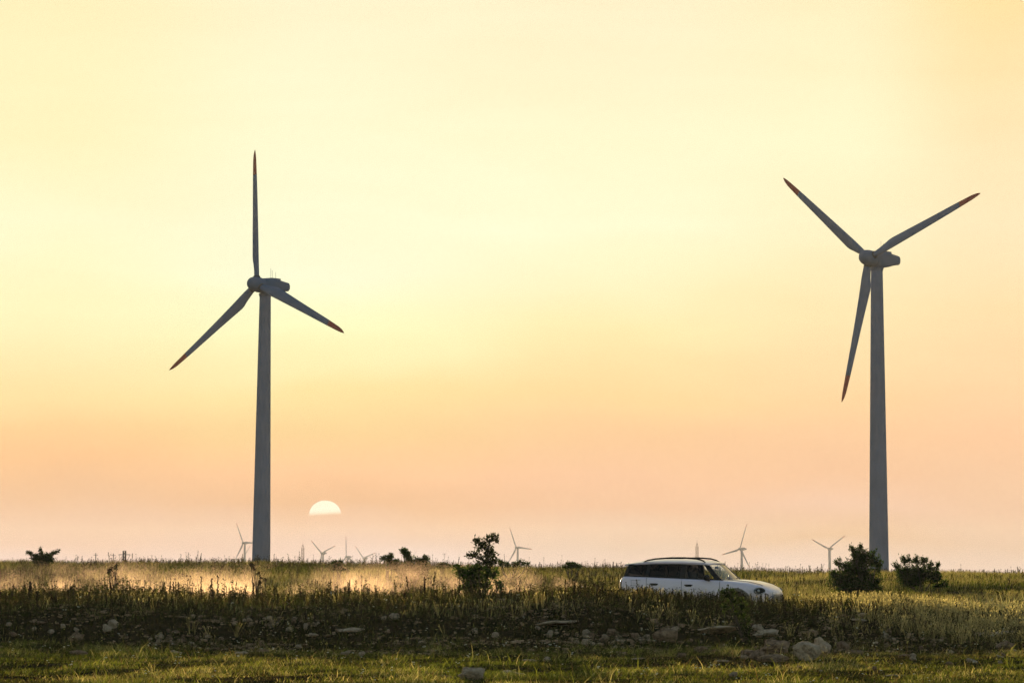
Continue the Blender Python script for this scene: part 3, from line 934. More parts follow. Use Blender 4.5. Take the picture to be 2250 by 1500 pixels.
shrub('broad_bush', 'low broad green bush spreading left of the sapling trunk', 'bush', (1045, 1304), 93.0,
      [(1035, 1258, 36, 16, 0), (1005, 1246, 10, 7, 0), (1015, 1262, 18, 14, 0), (1045, 1275, 34, 20, 0), (1075, 1262, 16, 14, 0), (1030, 1290, 26, 12, 0), (1062, 1288, 26, 10, 0), (1088, 1262, 8, 14, 0), (1052, 1250, 20, 10, 0)],
      leaf=.085, n=1100, dens=.8, seed=14, cols=[(.05, .085, .018), (.085, .13, .022), (.03, .05, .012)])
shrub('small_bush', 'small leafy bush at the right foot of the sapling', 'bush', (1098, 1296), 92.5,
      [(1097, 1279, 7, 6, 0), (1091, 1276, 6, 4, 20), (1101, 1284, 4, 6, 0), (1098, 1291, 2, 6, 0)], leaf=.07, n=900, seed=16)
shrub('ragged_shrub', 'ragged dark shrub on the skyline with one crooked branch bent left', 'bush', (905, 1268), 124,
      [(905, 1248, 18, 14, 0), (890, 1246, 14, 11, 0), (923, 1240, 16, 11, 10), (932, 1228, 9, 8, 0), (938, 1232, 4, 9, 0), (900, 1232, 9, 10, 0), (895, 1220, 8, 10, 35), (886, 1210, 6, 6, 0), (890, 1213, 6, 6, 0), (915, 1230, 8, 5, 15), (912, 1258, 30, 9, 0), (900, 1266, 32, 12, 0), (880, 1252, 15, 10, 0), (925, 1262, 20, 12, 0), (862, 1243, 12, 7, 0), (872, 1236, 10, 6, -10), (935, 1250, 12, 9, 0)],
      leaf=.075, n=4200, seed=21)
shrub('ragged_shrub', 'low dark shrub touching the left side of the crooked one', 'bush', (855, 1244), 125,
      [(850, 1228, 14, 5, 0), (857, 1224, 7, 5, 0), (842, 1225, 5, 4, 0), (858, 1220, 3, 5, 0), (862, 1234, 12, 6, 0)], leaf=.07, n=4500, seed=22)
shrub('round_bush', 'small dark round bush on the skyline under the second turbine right of the sun', 'bush', (742, 1256), 113,
      [(742, 1243, 12, 10, 0), (736, 1236, 5, 5, 0), (748, 1236, 5, 6, 0), (752, 1249, 10, 5, 0), (764, 1250, 7, 3, 0), (733, 1246, 7, 7, 0)], leaf=.07, n=4500, seed=24)
shrub('wide_bush', 'dark spreading bush alone on the far left skyline', 'bush', (92, 1238), 145,
      [(92, 1226, 20, 9, 0), (85, 1232, 20, 6, 0), (103, 1222, 14, 7, 20), (118, 1215, 10, 4, 15), (126, 1210, 5, 3, 0), (70, 1217, 10, 4, -20), (62, 1214, 4, 3, 0), (90, 1214, 4, 8, 0), (89, 1208, 2, 4, 0), (108, 1230, 14, 6, 0), (76, 1224, 10, 6, 0)], leaf=.075, n=4000, seed=27)
shrub('low_bush', 'low dark hedge-like bush at the tower foot of the turbine right of the sapling', 'bush', (1120, 1246), 132,
      [(1100, 1236, 9, 5, 0), (1112, 1240, 12, 5, 0), (1130, 1240, 12, 5, 0), (1146, 1238, 9, 5, 0), (1097, 1232, 5, 3, 0), (1142, 1233, 5, 4, 0), (1160, 1239, 5, 4, 0)], leaf=.07, n=4000, seed=28)
shrub('dome_bush', 'small dome shaped dark bush on the skyline between the sapling and the car', 'bush', (1256, 1250), 132,
      [(1256, 1242, 16, 6, 0), (1250, 1238, 8, 4, 0), (1262, 1239, 8, 4, 0), (1242, 1245, 6, 4, 0), (1272, 1245, 6, 4, 0)], leaf=.065, n=5500, seed=29)
shrub('mound_bush', 'flat dark mound bush on the skyline just left of the broad bush', 'bush', (972, 1246), 134,
      [(965, 1242, 12, 4, 0), (980, 1242, 12, 4, 0), (972, 1239, 10, 3, 0)], leaf=.065, n=5000, seed=30)
shrub('vine_covered_shrub', 'dark leafy shrub in the bank before the car bonnet, trailing down to the stones', 'bush', (1640, 1440), 73.6,
      [(1600, 1303, 22, 10, 0), (1614, 1316, 20, 12, 0), (1592, 1312, 12, 8, 0), (1630, 1325, 18, 15, 0), (1628, 1345, 17, 15, 0), (1637, 1365, 15, 16, 0), (1640, 1385, 13, 14, 0), (1641, 1403, 13, 14, 0), (1637, 1423, 15, 12, 0), (1600, 1294, 8, 6, 0), (1625, 1425, 22, 10, 0), (1596, 1332, 12, 10, 0)],
      leaf=.05, n=1100, dens=.8, seed=33, trunk=.03, cols=[(.035, .058, .012), (.065, .095, .016), (.020, .030, .008), (.02, .03, .01)])
shrub('dead_plant', 'dark withered plant leaning in the dust at the left', 'plant', (255, 1295), 97.5,
      [(250, 1248, 12, 7, 0), (243, 1254, 8, 5, 0), (256, 1242, 6, 5, 0), (252, 1262, 7, 8, 0), (258, 1278, 5, 12, 0), (238, 1258, 4, 3, 0)], leaf=.05, n=900, seed=35, cols=[(.035, .022, .018), (.05, .03, .02), (.025, .02, .015)])
shrub('dead_plant', 'crooked withered stalk in the dust below the near left turbine tower', 'plant', (574, 1300), 96,
      [(556, 1243, 4, 5, 0), (560, 1250, 4, 6, 20), (566, 1260, 4, 7, 25), (571, 1270, 4, 8, 0), (573, 1283, 6, 10, 0), (552, 1240, 4, 3, 0), (583, 1275, 4, 3, 30)], leaf=.045, n=700, seed=36, cols=[(.035, .022, .014), (.05, .035, .02)])
shrub('step_shade', 'long low strip of dark leaves standing in for the shaded step at the right edge', 'bush', (2180, 1318), 105,
      [(2110, 1302, 26, 5, 0), (2150, 1304, 26, 7, 0), (2190, 1306, 28, 8, 0), (2225, 1309, 26, 8, 0), (2160, 1314, 12, 8, 0), (2090, 1300, 14, 3, 0), (2250, 1311, 20, 7, 0)], leaf=.05, n=1500, seed=37, cols=[(.02, .03, .01), (.03, .04, .012)], depthf=.5)  # dark leaf strip added as the shadow under the field step

def tall_weed(label, px, ybase, ytop, d, kind, seed, lean=0.0):
    rg = np.random.default_rng(seed)
    b = P(px, ybase, d); t = P(px + lean, ytop, d)
    z0 = tz(b.x, d) - .02
    H = t.z - z0
    V, F, C = {'umbel': umbel, 'spike': spike, 'leafy': leafy}[kind](rg)
    V = V.copy()
    V[:, :2] *= 0.5
    V = V * (H if H > .1 else .3)
    V[:, 0] += (V[:, 2] / max(H, .1)) ** 1.5 * (t.x - b.x)
    me = np_mesh('tall_weed', V, [F], M['weed'], col=C * .8)
    me.location = (b.x, d, z0)
    tag(me, label, 'weed', 'tall single weeds')
for i, a in enumerate([
    ('dark branching thistle on the skyline between the pylon and the near left turbine', 436, 1240, 1209, 140, 'spike', 5),
    ('dark seed stalk on the skyline right of the far left bush', 171, 1240, 1220, 140, 'leafy', 6),
    ('thin upright spike on the skyline, the first one right of the far left bush', 145, 1240, 1221, 140, 'spike', 7),
    ('dark stalk of round seed heads on the skyline left of the crooked shrub', 829, 1245, 1216, 135, 'umbel', 8),
    ('pair of thin umbels on the skyline just left of the sapling crown', 978, 1245, 1217, 140, 'umbel', 10),
    ('pale pointed grass spike left of the distant turbine beside the sapling', 1108, 1244, 1217, 146, 'spike', 11),
    ('tall thin stalk on the skyline halfway between sapling turbine and dome bush', 1195, 1248, 1224, 146, 'spike', 12),
    ('umbel with round heads beside the dome bush, leaning left', 1236, 1252, 1220, 142, 'umbel', 13, -4),
    ('thin stalk on the skyline just right of the dome bush', 1290, 1250, 1238, 146, 'spike', 14),
    ('dark seed stalks above the skyline over the front of the car bonnet', 1690, 1252, 1240, 143, 'umbel', 15),
    ('dark thistle in the golden grass at the right edge', 2240, 1372, 1338, 88, 'leafy', 16),
    ('dark upright stalk in the grass left of the car, beside the dust', 1150, 1310, 1288, 93, 'spike', 17),
    ('single dark dock stalk in front of the dust left of the car', 1340, 1308, 1285, 92, 'leafy', 18),
    ('pale thin seed stalk standing in the grass right of the car nose', 1722, 1300, 1265, 106, 'umbel', 19),
    ('dark mullein stalk standing behind the dust at the right foot of the ragged shrub', 948, 1300, 1277, 95, 'spike', 20)]):
    tall_weed(*a)

# ------------------------------------------------------------------ rocks
def rock_mesh(seed, cuts=4, angular=.95, smooth=True):
    rg = np.random.default_rng(seed)
    bm = bmesh.new(); bmesh.ops.create_icosphere(bm, subdivisions=cuts, radius=1)
    planes = [(Vector(rg.normal(size=3)).normalized(), rg.uniform(.45, .8)) for _ in range(14)]
    ph = rg.uniform(0, 6.28, 12); fr = rg.normal(size=(12, 3)) * 2.2; fr2 = rg.normal(size=(12, 3)) * 6
    for v in bm.verts:
        p = v.co.copy()
        for n_, dd in planes:
            k = p.dot(n_)
            if k > dd: p -= n_ * (k - dd) * min(1.0, angular * 1.05)
        q = sum(math.sin(fr[i] @ np.array(p) + ph[i]) for i in range(12)) * .030
        q2 = sum(math.sin(fr2[i] @ np.array(p) + ph[i]) for i in range(12)) * .022
        p *= 1 + q + q2
        v.co = p
    for f in bm.faces: f.smooth = smooth
    me = bpy.data.meshes.new('rock'); bm.to_mesh(me); bm.free()
    return me
def stone_mat(name, c1, c2, c3):
    m = bpy.data.materials.new(name); m.use_nodes = True
    t = m.node_tree; b = t.nodes['Principled BSDF']; b.inputs['Roughness'].default_value = .9; b.inputs['Specular IOR Level'].default_value = .2
    g = N(t, 'ShaderNodeTexCoord')
    n = N(t, 'ShaderNodeTexNoise'); n.inputs['Scale'].default_value = 2.4; n.inputs['Detail'].default_value = 8; n.inputs['Roughness'].default_value = .7
    n3 = N(t, 'ShaderNodeTexVoronoi', feature='DISTANCE_TO_EDGE'); n3.inputs['Scale'].default_value = 2.2
    t.links.new(g.outputs['Object'], n.inputs[0]); t.links.new(n.outputs[0], n3.inputs['Vector']) if False else t.links.new(g.outputs['Object'], n3.inputs['Vector'])
    r = N(t, 'ShaderNodeValToRGB'); e = r.color_ramp.elements
    e[0].position = .36; e[0].color = (*c1, 1); e[1].position = .68; e[1].color = (*c3, 1); k = e.new(.5); k.color = (*c2, 1)
    t.links.new(n.outputs[0], r.inputs[0]); t.links.new(r.outputs[0], b.inputs['Base Color'])
    n2 = N(t, 'ShaderNodeTexNoise'); n2.inputs['Scale'].default_value = 9; n2.inputs['Detail'].default_value = 9; n2.inputs['Roughness'].default_value = .75
    t.links.new(g.outputs['Object'], n2.inputs[0])
    ad = M_('ADD', n2.outputs[0], M_('MULTIPLY', M_('MINIMUM', n3.outputs[0], .12, tree=t), 4.0, tree=t), tree=t)
    bp = N(t, 'ShaderNodeBump'); bp.inputs['Strength'].default_value = 1.0; bp.inputs['Distance'].default_value = .09
    t.links.new(ad, bp.inputs['Height']); t.links.new(bp.outputs[0], b.inputs['Normal'])
    return m
ROCKM = [rock_mesh(s) for s in range(10)]
SMALLM = [rock_mesh(50 + s, 2, .9, False) for s in range(10)]
MS = [stone_mat('pale_limestone', (.42, .29, .17), (.76, .57, .38), (.88, .72, .52)), stone_mat('brown_stone', (.16, .09, .05), (.42, .27, .16), (.66, .47, .29))]
for i, me in enumerate(ROCKM): me.materials.append(MS[0])
for i, me in enumerate(SMALLM): me.materials.append(MS[0])
def place_rock(px, py, wpx, hpx, label, mesh=None, pale=True, group=None, small=False, rz=None, cat='rock', name='rock'):
    g = ground_at(px, py + hpx * .45, 50, 120)
    s = g.y / FPX
    me = (SMALLM if small else ROCKM)[mesh if mesh is not None else random.randrange(10)]
    o = bpy.data.objects.new(name, me); COL.objects.link(o)
    w_, h_ = wpx * s * 1.1, hpx * s * 1.15
    o.scale = (w_ / 2 * 1.12, max(w_ / 2 * .75, h_ * .45), h_ * .62)
    o.location = (g.x, g.y + w_ * .1, g.z + h_ * .42)
    o.rotation_euler = (random.uniform(-.2, .2), random.uniform(-.12, .12), random.uniform(-.5, .5) if rz is None else rz)
    if not pale:
        o.material_slots[0].link = 'OBJECT'; o.material_slots[0].material = MS[1]
    tag(o, label, cat, group)
    return o
BIG = [
 (1768, 1430, 62, 48, 'largest pale boulder at the foot of the bank, right of the trailing dark shrub', 0, True),
 (1803, 1427, 42, 44, 'pale rounded boulder leaning against the right side of the largest boulder', 1, True),
 (1712, 1424, 66, 38, 'dark layered boulder touching the left side of the largest pale boulder', 2, False),
 (1702, 1447, 60, 20, 'low dark slab under the layered boulder', 3, False),
 (1640, 1436, 34, 20, 'rough grey rock at the foot of the trailing dark shrub', 4, False),
 (1634, 1446, 22, 10, 'flat yellowish stone below the trailing dark shrub', 5, True),
 (1667, 1440, 34, 22, 'mottled grey rock between the trailing shrub and the layered boulder', 6, False),
 (1456, 1399, 56, 34, 'squat brown boulder in the bank below the rear door of the car', 7, False),
 (1572, 1386, 84, 17, 'long flat pale rock in the bank left of the trailing dark shrub', 8, True),
 (1664, 1381, 24, 14, 'round brownish stone just right of the trailing shrub', 9, True),
 (1690, 1392, 56, 18, 'broken crumbly rock above the dark layered boulder', 2, True),
 (1538, 1427, 34, 16, 'pinkish brown stone at the bank foot below the car', 4, False),
 (246, 1372, 28, 22, 'pale pointed rock, the upper one of a pair in the dark bank at left', 0, True),
 (233, 1384, 26, 20, 'pale rock, the lower one of a pair in the dark bank at left', 1, True),
 (169, 1401, 32, 24, 'dull rounded rock low in the dark bank, left of the pale pair', 6, False),
 (80, 1369, 32, 10, 'flat brownish rock in the bank at the far left', 8, False),
 (172, 1434, 34, 12, 'flat stone where the lawn meets the bank, below the dull rounded rock', 3, False),
 (423, 1355, 15, 9, 'small pale stone high in the bank right of the pale pair', 5, True),
 (588, 1360, 19, 12, 'pinkish pale stone high in the bank below the left turbine tower', 7, True),
 (644, 1364, 12, 11, 'brown round stone just right of the pinkish one', 9, False),
 (671, 1379, 14, 15, 'small upright pale stone below the brown round one', 5, True),
 (688, 1396, 18, 10, 'flat pale stone below the small upright one', 8, True),
 (866, 1356, 22, 14, 'domed yellowish stone high in the bank below the crooked shrub', 9, True),
 (772, 1385, 48, 9, 'long broken stone ledge in the middle of the bank', 3, True),
 (745, 1386, 20, 9, 'small dark stone at the left end of the broken ledge', 4, False),
 (900, 1364, 12, 10, 'mossy stone right of the domed yellowish one', 6, False),
 (1042, 1352, 18, 5, 'thin pale flake high in the bank below the sapling', 8, True),
 (1222, 1372, 76, 10, 'long pale stone ledge left of the car, high in the bank', 3, True),
 (1308, 1373, 26, 9, 'flat pale stone at the right end of the long ledge', 8, True),
 (1207, 1398, 18, 12, 'yellowish stone below the long ledge', 5, True),
 (1288, 1413, 34, 17, 'crumbling yellowish rock at the bank foot below the long ledge', 1, True),
 (1268, 1411, 10, 10, 'small round stone left of the crumbling yellowish rock', 9, True),
 (1300, 1394, 20, 12, 'brown pyramid shaped stone above the crumbling rock', 0, False),
 (1360, 1411, 30, 13, 'flat mossy rock right of the crumbling yellowish rock', 6, True),
 (1418, 1410, 28, 12, 'reddish flat stone touching the squat brown boulder', 8, True),
 (1418, 1400, 18, 12, 'reddish knobbly stone on top of the flat reddish one', 7, True),
 (1345, 1390, 26, 18, 'dark grey rock between the pyramid stone and the squat boulder', 2, False),
 (1395, 1397, 22, 14, 'dark mossy stone left of the reddish stones', 4, False),
 (1478, 1386, 30, 10, 'pink topped flat rock on the squat brown boulder', 8, True),
 (1445, 1370, 22, 8, 'faint brown rock in the grass below the rear wheel', 3, False),
 (1500, 1440, 22, 12, 'dark lump of rock where the lawn begins, below the car', 2, False),
 (1400, 1447, 28, 5, 'thin yellowish slab in the lawn below the car', 8, True),
 (1588, 1452, 26, 6, 'thin pale slab in the lawn left of the trailing shrub foot', 3, True),
 (1609, 1483, 20, 12, 'pinkish stone half buried in the lawn, bottom right of centre', 7, True),
 (1044, 1480, 62, 30, 'big brown boulder at the bottom edge left of centre', 2, True),
 (1125, 1481, 48, 13, 'flat tan slab right of the big bottom boulder', 8, True),
 (1165, 1451, 28, 7, 'pale flat stone in the lawn above the tan slab', 3, True),
 (985, 1489, 52, 10, 'flat grey stone at the bottom edge left of the big boulder', 2, False),
 (762, 1436, 18, 8, 'small pale stone in the lawn, middle left', 5, True),
 (655, 1422, 14, 9, 'small yellowish stone at the upper rim of the lawn', 9, True),
 (532, 1434, 30, 6, 'flat pale stone in the lawn below the left turbine tower', 3, True),
 (385, 1434, 26, 9, 'flat pale stone at the lawn edge, left of the tower', 8, True),
 (2182, 1396, 82, 16, 'long tan slab near the right edge of the bank', 8, True),
 (2214, 1419, 38, 20, 'rounded brown boulder below the long tan slab at right', 6, False),
 (1894, 1353, 22, 10, 'pale stone in the grass below the large bush', 5, True),
 (1888, 1362, 30, 6, 'thin pale stone strip just below the pale grass stone', 3, True),
 (1943, 1401, 14, 10, 'small pinkish stone in the rubble right of the largest boulder', 9, True),
 (1960, 1407, 18, 9, 'small orange brown stone beside the small pinkish one', 5, True),
 (1886, 1434, 34, 10, 'flat brown stone right of the largest boulders', 2, False),
 (1990, 1440, 26, 7, 'low mossy stone in the right part of the bank foot', 6, False),
 (2090, 1426, 14, 12, 'upright brown stone in the right rubble', 0, False),
 (2132, 1452, 28, 11, 'pale wedge shaped stone low in the bank near the right edge', 1, True),
 (2197, 1443, 18, 7, 'reddish flat stone right of the wedge shaped one', 8, True),
 (2197, 1456, 10, 8, 'small pale pebble-like rock below the reddish flat stone', 9, True),
 (1965, 1485, 44, 6, 'long thin slab in the lawn at the bottom right', 3, True),
 (1850, 1420, 30, 26, 'brown upright rock just right of the pale rounded boulder', 0, False),
]
for px, py, wp, hp, lab, mi, pale in BIG:
    place_rock(px, py, wp, hp, lab, mi, pale)
rr = np.random.default_rng(8)
cl = [(1230, 1390, 60, 18), (1290, 1385, 50, 18), (1350, 1400, 50, 14), (1480, 1400, 60, 18), (1690, 1400, 40, 15), (1930, 1415, 60, 22), (1990, 1425, 70, 25), (2120, 1430, 70, 20), (2210, 1440, 40, 18),
      (440, 1395, 50, 22), (380, 1405, 60, 18), (480, 1410, 50, 16), (640, 1375, 70, 18), (760, 1390, 80, 16), (620, 1425, 60, 12), (760, 1430, 60, 10), (560, 1375, 50, 20), (900, 1375, 70, 22), (1050, 1395, 60, 20), (150, 1390, 90, 22), (40, 1385, 50, 22), (1800, 1465, 200, 22), (1100, 1460, 250, 25), (1570, 1415, 60, 14)]
cnt = 0
while cnt < 205:
    c = cl[rr.integers(len(cl))]
    px = c[0] + rr.normal() * c[2] * .6; py = c[1] + rr.normal() * c[3] * .6
    if not (-30 < px < 2280 and 1345 < py < 1498): continue
    wp = 5 + 17 * rr.random() ** 1.8 * (0.8 if py < 1370 else 1); 
    place_rock(px, py, wp, wp * rr.uniform(.4, .75), 'small stone half hidden in the weeds of the stony bank or lawn', int(rr.integers(10)), rr.random() < .5, 'small stones scattered over bank and lawn', small=True, name='small_stone', cat='stone')
    cnt += 1
def rubble():
    me0 = rock_mesh(99, 1)
    v0 = np.array([v.co[:] for v in me0.vertices]); f0 = np.array([p.vertices[:] for p in me0.polygons])
    x, y = scatter(16000, 70, 84, .17)
    k = rng.random(len(x)) < np.clip(.16 + fbm(x * .5 + 60, y * .5, 3) * 2.6 + .18 * ((x > 0) & (x < 5)), .0, .9)
    x, y = x[k], y[k]; n = len(x)
    s = rng.uniform(.015, .05, n) * (1 + rng.random(n) ** 6 * 1.6)
    a = rng.uniform(0, 6.28, n)[:, None]
    vx = v0[None, :, 0] * np.cos(a) - v0[None, :, 1] * np.sin(a); vy = v0[None, :, 0] * np.sin(a) + v0[None, :, 1] * np.cos(a)
    z = terrain(x, y)
    V = np.stack([x[:, None] + vx * s[:, None] * 1.3, y[:, None] + vy * s[:, None], z[:, None] + (v0[None, :, 2] * .6 + .3) * s[:, None]], -1)
    F = f0[None] + (np.arange(n) * len(v0))[:, None, None]
    o = np_mesh('rubble', V.reshape(-1, 3), [F.reshape(-1, 3)], MS[1], smooth=False)
    tag(o, 'fine broken rubble lying between the stones of the bank', 'rubble', kind='stuff')
rubble()

# ------------------------------------------------------------------ the car
def car():
    YAW = R(-23)
    cx_, cy_ = 5.30, CARD
    zr = -1.25
    root = empty('parked_car' if False else 'car', (cx_, cy_, zr), YAW)
    tag(root, 'silver white compact suv with roof rails and dark windows driving behind the grass bank', 'car')
    paint = bpy.data.materials.new('dusty_silver_paint'); paint.use_nodes = True
    t = paint.node_tree; b = t.nodes['Principled BSDF']
    b.inputs['Roughness'].default_value = .32; b.inputs['Metallic'].default_value = .0; b.inputs['Coat Weight'].default_value = .8; b.inputs['Coat Roughness'].default_value = .06
    g = N(t, 'ShaderNodeTexCoord'); s = N(t, 'ShaderNodeSeparateXYZ'); t.links.new(g.outputs['Object'], s.inputs[0])
    n = N(t, 'ShaderNodeTexNoise'); n.inputs['Scale'].default_value = 5; n.inputs['Detail'].default_value = 8; n.inputs['Roughness'].default_value = .72
    t.links.new(g.outputs['Object'], n.inputs[0])
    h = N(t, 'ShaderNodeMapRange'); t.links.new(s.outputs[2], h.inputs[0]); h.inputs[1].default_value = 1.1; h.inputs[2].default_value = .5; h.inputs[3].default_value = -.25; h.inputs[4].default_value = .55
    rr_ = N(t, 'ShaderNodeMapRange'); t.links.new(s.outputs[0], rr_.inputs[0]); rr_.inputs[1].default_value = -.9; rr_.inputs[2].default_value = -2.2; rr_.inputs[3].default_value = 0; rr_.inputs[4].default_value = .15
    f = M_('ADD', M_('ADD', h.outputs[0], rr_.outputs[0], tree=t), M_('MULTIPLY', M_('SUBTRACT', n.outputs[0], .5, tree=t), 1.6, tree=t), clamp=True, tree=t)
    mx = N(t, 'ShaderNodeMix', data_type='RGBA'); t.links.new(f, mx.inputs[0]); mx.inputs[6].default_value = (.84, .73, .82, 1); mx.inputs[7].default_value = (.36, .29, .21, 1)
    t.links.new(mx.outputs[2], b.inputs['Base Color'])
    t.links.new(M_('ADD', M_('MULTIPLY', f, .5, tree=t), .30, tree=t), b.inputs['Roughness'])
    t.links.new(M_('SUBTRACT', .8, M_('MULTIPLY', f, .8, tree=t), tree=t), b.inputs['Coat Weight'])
    black = mat('black_trim', (.010, .010, .011), .45, spec=.25)
    matte = mat('dusty_grey_cladding', (.16, .14, .12), .8, noise=(7, (.26, .22, .17), .2))
    rubber = mat('tyre_rubber', (.02, .02, .02), .85, noise=(9, (.05, .042, .035), .2))
    rimm = mat('alloy_rim', (.35, .35, .36), .35, metal=.8)
    chrome = mat('chrome_trim', (.6, .6, .6), .2, metal=1.0)
    dark = mat('dark_interior', (.02, .02, .022), .8)
    seatm = mat('seat_fabric', (.05, .045, .05), .9)
    redl = mat('smoked_tail_lamp', (.06, .006, .006), .15, coat=1.0)
    def glass(name, tint, refl):
        m = bpy.data.materials.new(name); m.use_nodes = True
        t = m.node_tree; t.nodes.clear()
        tr = N(t, 'ShaderNodeBsdfTransparent'); tr.inputs[0].default_value = (*tint, 1)
        gl = N(t, 'ShaderNodeBsdfGlossy'); gl.inputs['Roughness'].default_value = .03; gl.inputs[0].default_value = (.9, .92, .95, 1)
        lw = N(t, 'ShaderNodeFresnel'); lw.inputs[0].default_value = refl
        mx = N(t, 'ShaderNodeMixShader'); t.links.new(lw.outputs[0], mx.inputs[0]); t.links.new(tr.outputs[0], mx.inputs[1]); t.links.new(gl.outputs[0], mx.inputs[2])
        o = N(t, 'ShaderNodeOutputMaterial'); t.links.new(mx.outputs[0], o.inputs[0]); return m
    gfront = glass('clear_window_glass', (.88, .92, .86), 1.55)
    gside = glass('tinted_window_glass', (.85, .88, .82), 1.3)
    grear = glass('privacy_window_glass', (.06, .06, .065), 1.28)

    xs_w = [-2.22, -2.20, -2.15, -2.05, -1.90, -1.6, -1.0, 0, 1.0, 1.55, 1.75, 1.88, 1.98, 2.06, 2.12, 2.17, 2.20, 2.22]
    w_w = [.45, .66, .80, .865, .90, .915, .915, .915, .915, .905, .89, .87, .84, .79, .73, .63, .50, .32]
    W = lambda x: float(np.interp(x, xs_w, w_w))
    ZS = lambda x: float(np.interp(x, [-2.22, -2.15, -2.04, -1.3, -.3, .84, 1.2, 1.6, 1.9, 2.05, 2.15, 2.22], [.92, 1.06, 1.155, 1.13, 1.09, 1.045, 1.01, .955, .89, .82, .745, .65]))
    ZT = lambda x: float(np.interp(x, [-2.22, -2.15, -2.04, .84, 1.2, 1.6, 1.9, 2.05, 2.15, 2.2, 2.22], [.93, 1.07, 1.17, 1.07, 1.07, 1.035, .96, .88, .805, .75, .69]))
    ZB = lambda x: float(np.interp(x, [-2.22, -2.05, -1.8, 1.8, 2.05, 2.22], [.46, .34, .24, .22, .26, .42]))
    def section(x, full=True):
        w_, zs, zt, zb = W(x), ZS(x), ZT(x), ZB(x)
        zm = .62
        pts = [(w_ - .12 * min(1, w_), zb), (w_ - .035, zb + .08), (w_, zm - .12), (w_ + .004, zm + .06), (w_ - .008, .5 * (zm + .06) + .5 * (zs - .10)), (w_ - .03, zs - .07), (w_ - .062, zs - .018), (w_ - .105, zs)]
        side = len(pts)
        pts += [(w_ * .78 if w_ > .5 else w_ * .7, zs + (zt - zs) * .35), (w_ * .45, zs + (zt - zs) * .85), (0, zt)]
        pts = [(max(0.0, y), z) for y, z in pts]
        # smooth with Catmull-Rom
        out = []
        for i in range(len(pts) - 1):
            p0 = pts[max(0, i - 1)]; p1 = pts[i]; p2 = pts[i + 1]; p3 = pts[min(len(pts) - 1, i + 2)]
            for k in range(3):
                u = k / 3
                out.append(tuple(.5 * ((2 * p1[j]) + (-p0[j] + p2[j]) * u + (2 * p0[j] - 5 * p1[j] + 4 * p2[j] - p3[j]) * u * u + (-p0[j] + 3 * p1[j] - 3 * p2[j] + p3[j]) * u ** 3) for j in (0, 1)))
        out.append(pts[-1])
        return out, 3 * (side - 1)
    def side_y(x, z):
        s_, k = section(x)
        zz = [p[1] for p in s_[:k + 1]]; yy = [p[0] for p in s_[:k + 1]]
        return float(np.interp(z, zz, yy))
    def front_x(y, rear=False):
        y = abs(y)
        if rear: return -float(np.interp(y, w_w[:6], [-v_ for v_ in xs_w[:6]]))
        return float(np.interp(-y, [-v_ for v_ in w_w[9:]], xs_w[9:]))
    AX = (-1.40, 1.30); WR = .355
    st = sorted(set([round(v_, 3) for v_ in list(np.arange(-2.0, 1.8, .05)) + xs_w + list(np.linspace(1.8, 2.2, 14)) + [-2.18, -2.12, -2.08, -2.0, .84, .80]]))
    m = MB()
    for sg in (-1, 1):
        rows = []; side = None
        for x in st:
            s_, side = section(x)
            rows.append([(x, sg * y, z) for y, z in s_])
        n = len(rows[0]); vs = [p for r in rows for p in r]; fs = []
        for i in range(len(rows) - 1):
            xm = (st[i] + st[i + 1]) / 2
            for j in range(n - 1):
                if -2.0 < xm < .80 and j >= side: continue
                q = (i * n + j, i * n + j + 1, (i + 1) * n + j + 1, (i + 1) * n + j)
                c = sum((Vector(vs[k]) for k in q), Vector()) / 4
                if j < side and any(math.hypot(c.x - a, c.z - WR) < .415 for a in AX): continue
                fs.append(q)
        m.add(vs, fs)
        for r, fl in ((rows[0], sg > 0), (rows[-1], sg < 0)):
            pass
    # close the blunt ends
    for x in (st[0], st[-1]):
        s_, _ = section(x)
        ring = [(x, y, z) for y, z in s_] + [(x, -y, z) for y, z in s_[::-1][1:]]
        m.cap(ring)
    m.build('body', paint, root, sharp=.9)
    # underbody and arch liners
    m = MB(); m.box((0, 0, .27), (3.9, 1.45, .10)); m.build('underbody', dark, root, smooth=False)
    for a in AX:
        for sg in (-1, 1):
            m = MB(); rows = []
            for yy in (.50, .90):
                rows.append([(a + .425 * math.cos(R(th)), sg * yy, WR + .425 * math.sin(R(th))) for th in range(-10, 191, 10)])
            m.grid(rows); m.build('arch_liner', dark, root)
            m = MB(); rows = []
            for th in range(-16, 197, 6):
                c, s_ = math.cos(R(th)), math.sin(R(th)); ring = []
                for rad, dy in ((.395, -.03), (.395, .018), (.42, .026), (.475, .020), (.485, .0), (.485, -.03)):
                    x = a + rad * c; z = WR + rad * s_
                    yb = side_y(x, max(z, ZB(x) + .05))
                    ring.append((x, sg * (yb + dy), z))
                rows.append(ring)
            m.grid(rows, closed=True); m.cap(rows[0]); m.cap(rows[-1])
            m.build('arch_trim', matte, root, sharp=.8)
            # wheel
            wl = empty('wheel', (a, sg * .80, WR), 0, root)
            m = MB(); rows = []
            for r_, y in ((.235, -.10), (.30, -.112), (.345, -.10), (.355, -.06), (.355, .06), (.345, .10), (.30, .112), (.235, .10)):
                rows.append([(r_ * math.cos(2 * math.pi * k / 40), y, r_ * math.sin(2 * math.pi * k / 40)) for k in range(40)])
            m.grid(rows, closed=True); m.build('tyre', rubber, wl)
            m = MB()
            rows = [[(r_ * math.cos(2 * math.pi * k / 40), sg * y, r_ * math.sin(2 * math.pi * k / 40)) for k in range(40)] for r_, y in ((.238, -.09), (.238, .098), (.222, .098), (.21, .06))]
            m.grid(rows, closed=True)
